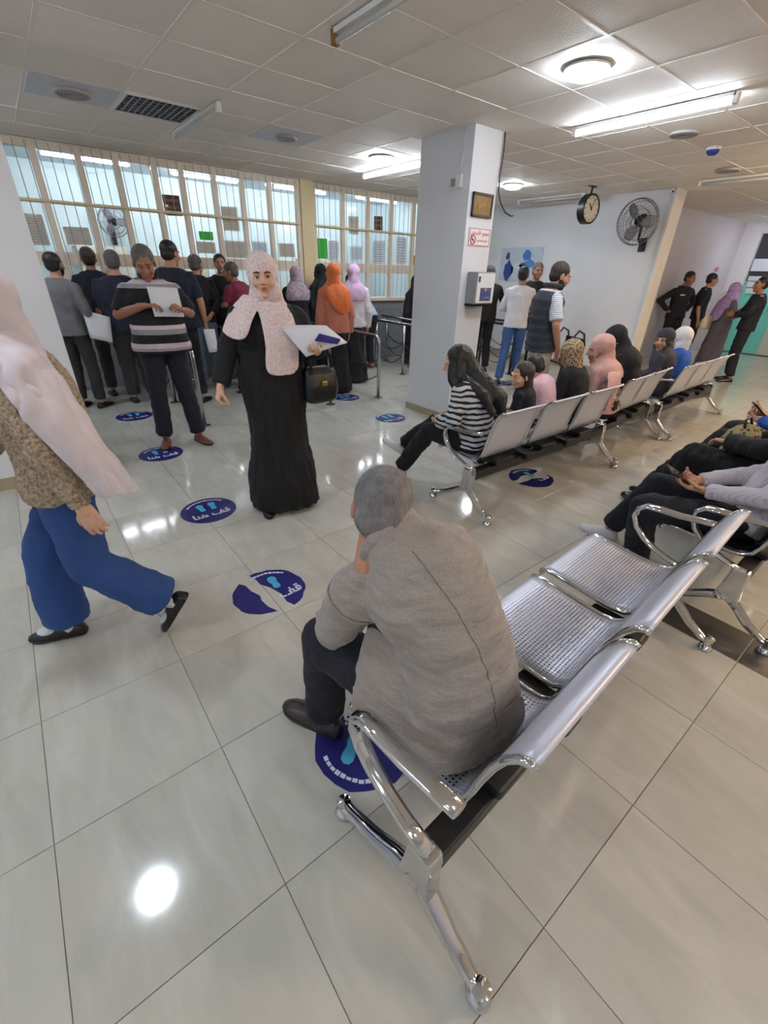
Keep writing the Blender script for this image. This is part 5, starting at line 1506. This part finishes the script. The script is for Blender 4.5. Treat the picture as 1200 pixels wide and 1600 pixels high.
stander('man whose face shows between the white shirt and the padded vest', 6.62, 4.62, (-0.6, -0.8), 1.70, hair=H_SALT, skin_m=S_BROWN, top=c_suit, sleeve='long', trousers=c_black, shoes=m_blackleather, face=True)
m_vest = cloth('padded_vest', (50, 54, 64), bump=0.2)
def vest_extra(root, I):
    ring = I['ring']; s = I['s']
    g = Geo()
    ts = [-0.14, -0.08, 0.02, 0.06, 0.16, 0.21, 0.31, 0.36, 0.47, 0.52, 0.63, 0.68, 0.79, 0.88, 0.95]
    import_t = [(t, a, b) for t, a, b in TORSO]
    def ab(t):
        for (t0, a0, b0), (t1, a1, b1) in zip(import_t[:-1], import_t[1:]):
            if t0 <= t <= t1:
                k = (t - t0) / (t1 - t0); return a0 + (a1 - a0) * k, b0 + (b1 - b0) * k
        return import_t[1][1:]
    rl = []
    for i, t in enumerate(ts):
        a, b = ab(t) if t > -0.02 else (0.166, 0.118)
        puff = 0.036 if i % 2 == 0 else 0.026
        rl.append(ring(t, a, b, puff if t < 0.85 else 0.024))
    loft(g, rl, 24)
    soft(g, 'vest', m_vest, root, 0.009, 1)
    r_, f_, u_ = I['f']; N = I['N']
    soft(Geo().tube([N + u_ * 0.03 * s + r_ * (0.078 * s * math.sin(2 * PI * k / 18)) + f_ * (0.01 * s + 0.078 * s * math.cos(2 * PI * k / 18)) for k in range(18)], 0.022 * s, 8, closed=True), 'collar', m_vest, root, 0.008, 1)
stander('man in a dark padded vest and beige trousers looking down over the benches', 4.28, 2.79, (0.86, -0.5), 1.655, hair=H_BROWN, beard=H_BROWN, top=c_finestripe, sleeve='short', trousers=c_khaki, shoes=m_leather, vox=0.0105, face=True, head=(-0.1, -0.3, 0), extra=vest_extra,
    arms={1: ((0.245, 0.0, 1.14), (0.20, 0.10, 0.90)), -1: ((-0.245, 0.02, 1.14), (-0.19, 0.15, 0.92))}, hand_d=((-0.3, 0.4, -0.9), (0.3, 0.4, -0.9)))

# ---- seated second row, facing the counter
def sitter(label, x, y, d=(0, 1), s=0.82, lean=0.16, hs=1.12, seat=0.468, **k):
    z = seat / s
    P = (0, 0, z); N = k.pop('N', (0, lean, z + 0.47))
    k.setdefault('C', (0, lean * 0.32, z + 0.25))
    k.setdefault('legs', {1: ((0.11, 0.42, z - 0.01), (0.11, 0.46, 0.085), (0.1, 1, 0)), -1: ((-0.11, 0.42, z - 0.01), (-0.11, 0.46, 0.085), (-0.1, 1, 0))})
    k.setdefault('arms', {1: ((0.23, lean * 0.4 + 0.04, z + 0.17), (0.13, 0.30, z + 0.10)), -1: ((-0.23, lean * 0.4 + 0.04, z + 0.17), (-0.13, 0.30, z + 0.10))})
    k.setdefault('vox', V1); k.setdefault('face', False)
    return person(label, (x, y, 0), face_dir(*d), s, P=P, N=N, headscale=hs, **k)
lh = [([('h', 0, -0.06, 0.02), ('h', 0, -0.09, -0.09), ('b', 0.02, -0.12, 0.90), ('b', 0.05, -0.165, 0.78)], [0.075, 0.075, 0.07, 0.04]),
      ([('h', 0.05, -0.05, 0.0), ('h', 0.07, -0.05, -0.10), ('b', 0.13, -0.11, 0.88), ('b', 0.14, -0.135, 0.74)], [0.05, 0.055, 0.05, 0.025]),
      ([('h', -0.05, -0.03, 0.0), ('h', -0.075, -0.01, -0.10), ('b', -0.09, -0.06, 0.92), ('b', -0.08, -0.14, 0.80)], [0.05, 0.052, 0.045, 0.03]),
      ([('h', -0.065, 0.03, 0.0), ('h', -0.085, 0.05, -0.10), ('b', -0.14, 0.10, 0.88), ('b', -0.15, 0.10, 0.74)], [0.035, 0.04, 0.04, 0.025])]
sitter('girl with long dark hair in a black and white striped top on the second row', 2.42, 1.96, (-0.25, 0.97), s=0.86, lean=0.17, hs=1.05, skin_m=S_LIGHT, hair=H_BLACK, hair_long=lh, top=c_bw, sleeve='loose', trousers=c_black, shoes=m_trainer, sole_m=m_trainer, vox=0.0105, head=(0.35, -0.35, 0), trouser_w=1.15,
    legs={1: ((0.05, 0.44, 0.56), (-0.02, 0.74, 0.30), (-0.3, 1, 0)), -1: ((-0.11, 0.40, 0.54), (-0.06, 0.72, 0.09), (-0.2, 1, 0))}, foot_pitch=(0.5, 0.1), wide=1.05)
ch = [([('h', 0, -0.05, 0.0), ('h', 0, -0.06, -0.12)], [0.08, 0.075]), ([('h', 0.05, -0.03, 0.0), ('h', 0.05, -0.03, -0.13)], [0.05, 0.045]), ([('h', -0.05, -0.03, 0.0), ('h', -0.05, -0.03, -0.12)], [0.05, 0.04])]
sitter('child with bobbed brown hair beside the girl in stripes', 3.0, 1.98, (-0.3, 0.95), s=0.62, lean=0.08, hs=1.32, skin_m=S_LIGHT, hair=H_BROWN, hair_long=ch, top=c_dnavy, sleeve='short', trousers=c_dnavy, shoes=m_trainer, vox=0.0105, head=(0.9, -0.15, 0))
sitter('child in a pink top with dark tied hair on the second row', 3.40, 2.05, (0.1, 1), s=0.62, lean=0.2, hs=1.3, skin_m=S_LIGHT, hair=H_BLACK, top=c_pinktop, sleeve='short', trousers=c_dnavy, shoes=m_trainer, vox=0.0125, head=(0.6, -0.55, 0))
sitter('woman in a leopard print headscarf and black top on the second row', 3.68, 1.94, (0, 1), s=0.78, hs=1.15, hijab=c_leo, top=c_black, sleeve='long', skirt=c_black, vox=0.0125, drape=False, head=(0, -0.1, 0))
sitter('woman in a dusty pink headscarf with its end hanging between the benches', 4.10, 1.87, (-0.1, 1), s=0.81, hs=1.22, hijab=c_pinkscarf, top=c_pinkscarf, sleeve='long', skirt=c_black, vox=0.0125, head=(0.6, -0.2, 0),
    extra=lambda root, I: drape_sheet('scarf_end', [[V(p) for p in r] for r in ([(-0.17, 0.0, 0.80), (-0.12, -0.04, 0.80), (-0.05, -0.07, 0.80)], [(-0.25, -0.04, 0.74), (-0.19, -0.09, 0.74), (-0.12, -0.11, 0.74)], [(-0.29, -0.09, 0.64), (-0.25, -0.12, 0.63), (-0.19, -0.13, 0.64)], [(-0.28, -0.10, 0.53), (-0.255, -0.12, 0.51), (-0.22, -0.12, 0.53)])], c_pinkscarf, root))
sitter('tall woman all in black bending forward next to the pink headscarf', 4.74, 1.98, (-0.2, 1), s=0.88, lean=0.2, hs=1.15, hijab=c_black, robe=c_black, vox=V1, head=(0.5, -0.5, 0))
sitter('woman in a dark grey headscarf turning her face to the side', 5.44, 1.96, (-0.2, 1), s=0.80, lean=0.1, hs=1.15, hijab=c_dgrey, robe=c_dgrey, vox=V1, head=(1.3, -0.1, 0), face=True)
sitter('child in a white cap and bright blue top at the end of the second row', 5.98, 2.0, (0.1, 1), s=0.76, lean=0.1, hs=1.25, hijab=c_offw, drape=False, top=c_bright, sleeve='long', trousers=c_dnavy, vox=V1)

# ---- uniformed men and the woman in lavender
c_unif = cloth('navy_uniform', (22, 24, 34))
m_patch = mat('white_patch', srgb(210, 210, 214), 0.6)
def badge(root, I):
    s = I['s']
    for q in (1, -1):
        p = I['sh'][q]
        o = Geo().box(-0.045, 0.045, -0.02, 0.02, 0.058, 0.068).mesh('epaulette'); o.transform(M.Translation(p) @ M.Scale(s, 4)); link('epaulette', o, m_patch, root)
    c, r, f, a, b = I['ring'](0.7, 0.18, 0.125, 0.014)
    o = Geo().box(-0.045, 0.045, -0.004, 0.004, -0.012, 0.012).mesh('name_patch'); o.transform(M.Translation(c + f * (b + 0.004) + r * 0.08)); link('name_patch', o, m_patch, root)
stander('uniformed man with hands on hips next to the cream wall strip', 10.25, 3.82, (-0.55, -0.84), 1.67, hair=H_BLACK, skin_m=S_BROWN, top=c_unif, sleeve='long', trousers=c_unif, shoes=m_blackleather, face=True, vox=V2, extra=badge, head=(0.35, -0.2, 0), arms={1: ((0.36, -0.10, 1.18), (0.19, 0.0, 1.0)), -1: ((-0.36, -0.10, 1.18), (-0.19, 0.0, 1.0))})
stander('uniformed man in short sleeves standing second from the cream strip', 10.80, 3.62, (0.3, -0.95), 1.65, hair=H_BLACK, skin_m=S_TAN, top=c_unif, sleeve='short', trousers=c_unif, shoes=m_blackleather, face=True, vox=V2, extra=badge, head=(0.3, -0.1, 0))
stander('woman in a lavender headscarf and grey dress facing a uniformed man', 9.90, 2.90, (0.55, -0.6), 1.50, hijab=c_lav, top=c_greydress, sleeve='loose', skirt=c_greydress, shoes=m_blackleather, vox=V2, fat=0.1, arms={1: ((0.25, 0.04, 1.13), (0.18, 0.26, 1.22)), -1: ((-0.25, 0.02, 1.13), (-0.12, 0.26, 1.2))},
    extra=lambda root, I: drape_sheet('scarf_end', [[V(p) * I['s'] for p in r] for r in ([(-0.12, -0.08, 1.48), (0, -0.12, 1.49), (0.12, -0.08, 1.48)], [(-0.22, -0.12, 1.34), (0, -0.18, 1.33), (0.22, -0.12, 1.34)], [(-0.24, -0.16, 1.18), (0, -0.22, 1.14), (0.24, -0.16, 1.18)], [(-0.2, -0.18, 1.04), (0, -0.24, 0.98), (0.2, -0.18, 1.04)])], c_lav, root))
stander('uniformed man leaning back at the right end, talking to the woman in lavender', 9.42, 2.40, (-0.35, 0.75), 1.60, hair=H_BLACK, skin_m=S_BROWN, top=c_unif, sleeve='long', trousers=c_unif, shoes=m_blackleather, face=True, vox=V2, extra=badge, head=(0.3, 0, 0), arms={1: ((0.24, 0.1, 1.13), (0.1, 0.26, 1.1)), -1: ((-0.24, 0.1, 1.13), (-0.1, 0.26, 1.12))})
hb2 = tag(empty('shoulder_bag', (9.72, 3.08, 0.86)), 'cream shoulder bag of the woman in lavender', 'bag')
g = Geo(); g.rings([[V((sx * w_, sy * d_, z)) for sx, sy in ((-1, -0.6), (-0.7, -1), (0.7, -1), (1, -0.6), (1, 0.6), (0.7, 1), (-0.7, 1), (-1, 0.6))] for w_, d_, z in ((0.12, 0.04, -0.12), (0.15, 0.055, -0.08), (0.14, 0.05, 0.05), (0.11, 0.03, 0.1))])
soft(g, 'body', mat('cream_leather', srgb(214, 206, 184), 0.5), hb2, 0.012, 2)
Geo().tube([(-0.1, 0, 0.09), (0.02, -0.02, 0.28), (0.12, -0.06, 0.47), (0.2, -0.1, 0.5)], 0.012, 6).build('strap', MATS['cream_leather'], hb2, smooth=True)

# ---- people on the right-hand front benches, only laps and arms in the picture
z = 0.478
person('man in a ribbed knit sleeve and navy trousers holding a phone on the black bench', (2.74, 0.36, 0), face_dir(-0.12, 1), 0.93, P=(0, 0, 0.49), C=(0.03, -0.08, 0.73), N=(0.06, -0.14, 0.96), head=(-0.3, -0.2, 0),
    arms={1: ((0.22, 0.0, 0.68), (-0.06, 0.28, 0.62)), -1: ((-0.24, -0.04, 0.68), (-0.17, 0.22, 0.61))}, hands=('grip', 'relaxed'), hand_n=((-0.3, -0.2, 0.9), (0.3, -0.2, 0.9)), hand_d=((-0.8, 0.5, 0), (-0.2, 0.9, 0)),
    legs={1: ((0.0, 0.48, 0.50), (0.06, 0.68, 0.085), (-0.1, 1, 0)), -1: ((-0.36, 0.44, 0.495), (-0.28, 0.40, 0.085), (-0.2, 1, 0))}, skin_m=S_TAN, hair=H_BLACK, top=c_knit, sleeve='long', trousers=c_dnavy, trouser_w=1.12, shoes=m_trainer, sole_m=m_trainer, vox=0.0105, face=False, group='people on the front benches')
def phone(name_loc, rot, label):
    r = tag(empty('phone', name_loc), label, 'phone', 'phones'); r.rotation_euler = rot
    Geo().box(-0.038, 0.038, -0.078, 0.078, -0.005, 0.005).build('case', m_black, r, bevel=0.003)
    Geo().box(-0.034, 0.034, -0.072, 0.072, 0.0045, 0.0056).build('screen', mat('phone_screen', srgb(30, 34, 40), 0.1), r)
phone((2.53, 0.68, 0.615), (0.5, -0.3, 0.9), 'dark phone in the hands of the man with the ribbed sleeve')
person('person in black clothes with a dark shoe next to the man with the phone', (3.36, 0.40, 0), face_dir(0.05, 1), 0.93, P=(0, -0.03, 0.50), C=(0, -0.10, 0.74), N=(0.04, -0.16, 0.97), hijab=c_black, robe=c_black, shoes=m_blackleather,
    arms={1: ((0.25, 0.05, 0.74), (0.06, 0.26, 0.67)), -1: ((-0.25, 0.05, 0.74), (-0.06, 0.32, 0.68))}, hand_n=((0, 0, -1), (0, 0, -1)),
    legs={1: ((0.14, 0.46, 0.53), (0.2, 0.75, 0.085), (0.1, 1, 0)), -1: ((-0.10, 0.47, 0.54), (0.05, 0.72, 0.10), (-0.3, 1, 0))}, vox=0.0125, face=False, skin_m=S_LIGHT, group='people on the front benches')
lb_ = tag(empty('handbag', (3.46, 0.66, 0.60)), 'leopard print bag on the lap of the person in black', 'bag')
g = Geo(); g.rings([[V((sx * w_, sy * d_, z_)) for sx, sy in ((-1, -0.6), (-0.7, -1), (0.7, -1), (1, -0.6), (1, 0.6), (0.7, 1), (-0.7, 1), (-1, 0.6))] for w_, d_, z_ in ((0.12, 0.08, -0.02), (0.15, 0.10, 0.03), (0.13, 0.08, 0.09), (0.07, 0.03, 0.12))])
soft(g, 'body', spot_mat('leopard_bag', (34, 28, 24), (150, 138, 100), 40, (0.3, 0.42), kind='voronoi'), lb_, 0.01, 2)
Geo().tube([(-0.08, 0, 0.1), (-0.05, 0.02, 0.16), (0.04, 0.02, 0.165), (0.08, 0, 0.1)], 0.008, 6).build('strap', m_blackleather, lb_, smooth=True)
person('person with blue sleeves and black trousers holding a phone at the right edge', (3.88, 0.40, 0), face_dir(0.0, 1), 0.93, P=(0, -0.03, 0.50), C=(0, -0.10, 0.74), N=(0.04, -0.16, 0.97), hair=H_BLACK, top=c_bright, sleeve='long', trousers=c_black, shoes=m_blackleather,
    arms={1: ((0.25, 0.05, 0.75), (0.02, 0.30, 0.78)), -1: ((-0.26, 0.05, 0.75), (-0.08, 0.30, 0.74))}, hands=('grip', 'grip'), hand_n=((-0.3, -0.2, 0.9), (0.3, -0.2, 0.9)),
    legs={1: ((0.16, 0.47, 0.58), (0.2, 0.75, 0.085), (0.1, 1, 0)), -1: ((-0.10, 0.47, 0.56), (-0.05, 0.68, 0.09), (0, 1, 0))}, vox=0.0125, face=False, trouser_w=1.25, skin_m=S_LIGHT, group='people on the front benches')
phone((3.80, 0.70, 0.75), (0.7, 0.0, 0.5), 'dark phone in the hands of the person with blue sleeves')
finish_pending()
# seams of the grey jacket, laid on its cloth
jk = [c for c in old_root.children if c.name.startswith('jacket') and 'tail' not in c.name and 'side' not in c.name][0]
def on_jacket(p, d, off=0.0006):
    p, d = V(p), V(d).normalized()
    ok, hit, n_, _i = jk.ray_cast(p, d)
    return hit + n_ * off if ok else None
I_ = _old
pts = []
for k in range(40):
    c, rr, ff, a_, b_ = I_['ring'](0.0 + 0.95 * k / 39, 0.17, 0.13, 0.0)
    h_ = on_jacket(c - ff * 0.45, ff)
    if h_ is not None:
        pts.append(h_)
Geo().tube(pts, 0.0013, 5).build('back_seam', m_seam, jk, smooth=True)
for q in (-1, 1):
    ax = (I_['EL'][q] - I_['sh'][q]).normalized(); cc = I_['sh'][q] + ax * 0.02
    u1 = ax.orthogonal().normalized(); u2 = ax.cross(u1); ring_p = []
    for k in range(26):
        a_ = 2 * PI * k / 26; dv = u1 * math.cos(a_) + u2 * math.sin(a_)
        h_ = on_jacket(cc + dv * 0.25, -dv)
        if h_ is not None and (h_ - cc).length < 0.115:
            ring_p.append(h_)
        else:
            ring_p.append(None)
    run = []
    for h_ in ring_p + ring_p[:1] + [None]:
        if h_ is None:
            if len(run) > 2:
                Geo().tube(run, 0.0022, 5).build('sleeve_seam', m_seam, jk, smooth=True)
            run = []
        else:
            run.append(h_)
for e_ in FOLD.values():
    bpy.data.objects.remove(e_)

# ------------------------------------------------------------------ corridor end and loose things
dr = struct(empty('door_1', (13.5, 0, 0)), 'turquoise and pale double door under dark glass at the end of the corridor')
m_turq = mat('turquoise_door', srgb(112, 208, 196), 0.4); m_darkglass = mat('dark_glass', srgb(62, 64, 72), 0.15)
lf = Geo().box(0.0, 0.05, 3.08, 3.79, 0.02, 1.48).build('door_leaf', m_turq, dr, bevel=0.004)
lf2 = Geo().box(0.0, 0.05, 2.30, 3.06, 0.02, 1.48).build('door_leaf', mat('door_pale', srgb(190, 198, 184), 0.4), dr, bevel=0.004)
Geo().box(-0.05, -0.0, 3.12, 3.16, 0.95, 1.15).build('handle', m_steel, lf)
for y0, y1 in ((3.08, 3.79), (2.30, 3.06)):
    Geo().box(0.01, 0.04, y0, y1, 1.52, 2.44).build('pane', m_darkglass, dr)
Geo().box(-0.02, 0.07, 2.26, 3.80, 2.44, 2.52).build('head_rail', m_wall, dr)
Geo().box(-0.02, 0.07, 2.26, 3.80, 1.48, 1.52).build('middle_rail', m_turq, dr)
Geo().box(-0.02, 0.07, 3.055, 3.085, 0.02, 2.44).build('stile', m_turq, dr)
Geo().box(-0.03, 0.1, 2.22, 2.28, 0, 2.52).build('frame', m_wall, dr)
struct(Geo().box(13.5, 13.62, 2.22, 3.80, 2.52, CEIL + 0.02).build('wall_corridor_head', m_wall), 'pale wall strip above the corridor door')
struct(Geo().box(13.5, 13.7, -4.6, 2.22, 0, CEIL + 0.02).build('wall_corridor_end', m_wall), 'pale wall beside the turquoise door')
for k, (y0, y1, z0, z1) in enumerate(((3.30, 3.78, 1.72, 1.96), (3.52, 3.76, 1.53, 1.62), (3.50, 3.74, 1.40, 1.50), (3.50, 3.72, 1.27, 1.38))):
    tag(Geo().box(13.476, 13.482, y0, y1, z0, z1).build('notice', mat('door_paper', srgb(206, 210, 220), 0.6), None), ['large white notice on the dark glass at the end of the corridor', 'upper of three small papers on the corridor door', 'middle of three small papers on the corridor door', 'lowest of three small papers on the corridor door'][k], 'notice', 'notices on the corridor door')
round_lamp(12.6, 3.1, 'lit round lamp over the corridor door', m_lampc)
# folded black stroller-like chair behind the vest man
st = tag(empty('folding_chair', (5.75, 3.35, 0), -0.5), 'black folding frame chair behind the man in the padded vest', 'chair')
Geo().tube([(0.0, 0, 0.02), (0.02, 0, 0.45), (0.06, 0.0, 0.78), (0.14, 0, 0.88), (0.22, 0, 0.84), (0.26, 0, 0.7), (0.24, 0, 0.4), (0.2, 0, 0.02)], 0.013, 8).build('frame', m_black, st, smooth=True)
Geo().tube([(0.0, 0.4, 0.02), (0.02, 0.4, 0.45), (0.06, 0.4, 0.78), (0.14, 0.4, 0.88), (0.22, 0.4, 0.84), (0.26, 0.4, 0.7), (0.24, 0.4, 0.4), (0.2, 0.4, 0.02)], 0.013, 8).build('frame', m_black, st, smooth=True)
Geo().box(0.0, 0.25, 0.0, 0.4, 0.43, 0.46).build('seat', m_black, st, bevel=0.008)
Geo().box(0.2, 0.235, 0.0, 0.4, 0.55, 0.78).build('backrest', m_black, st, bevel=0.008)
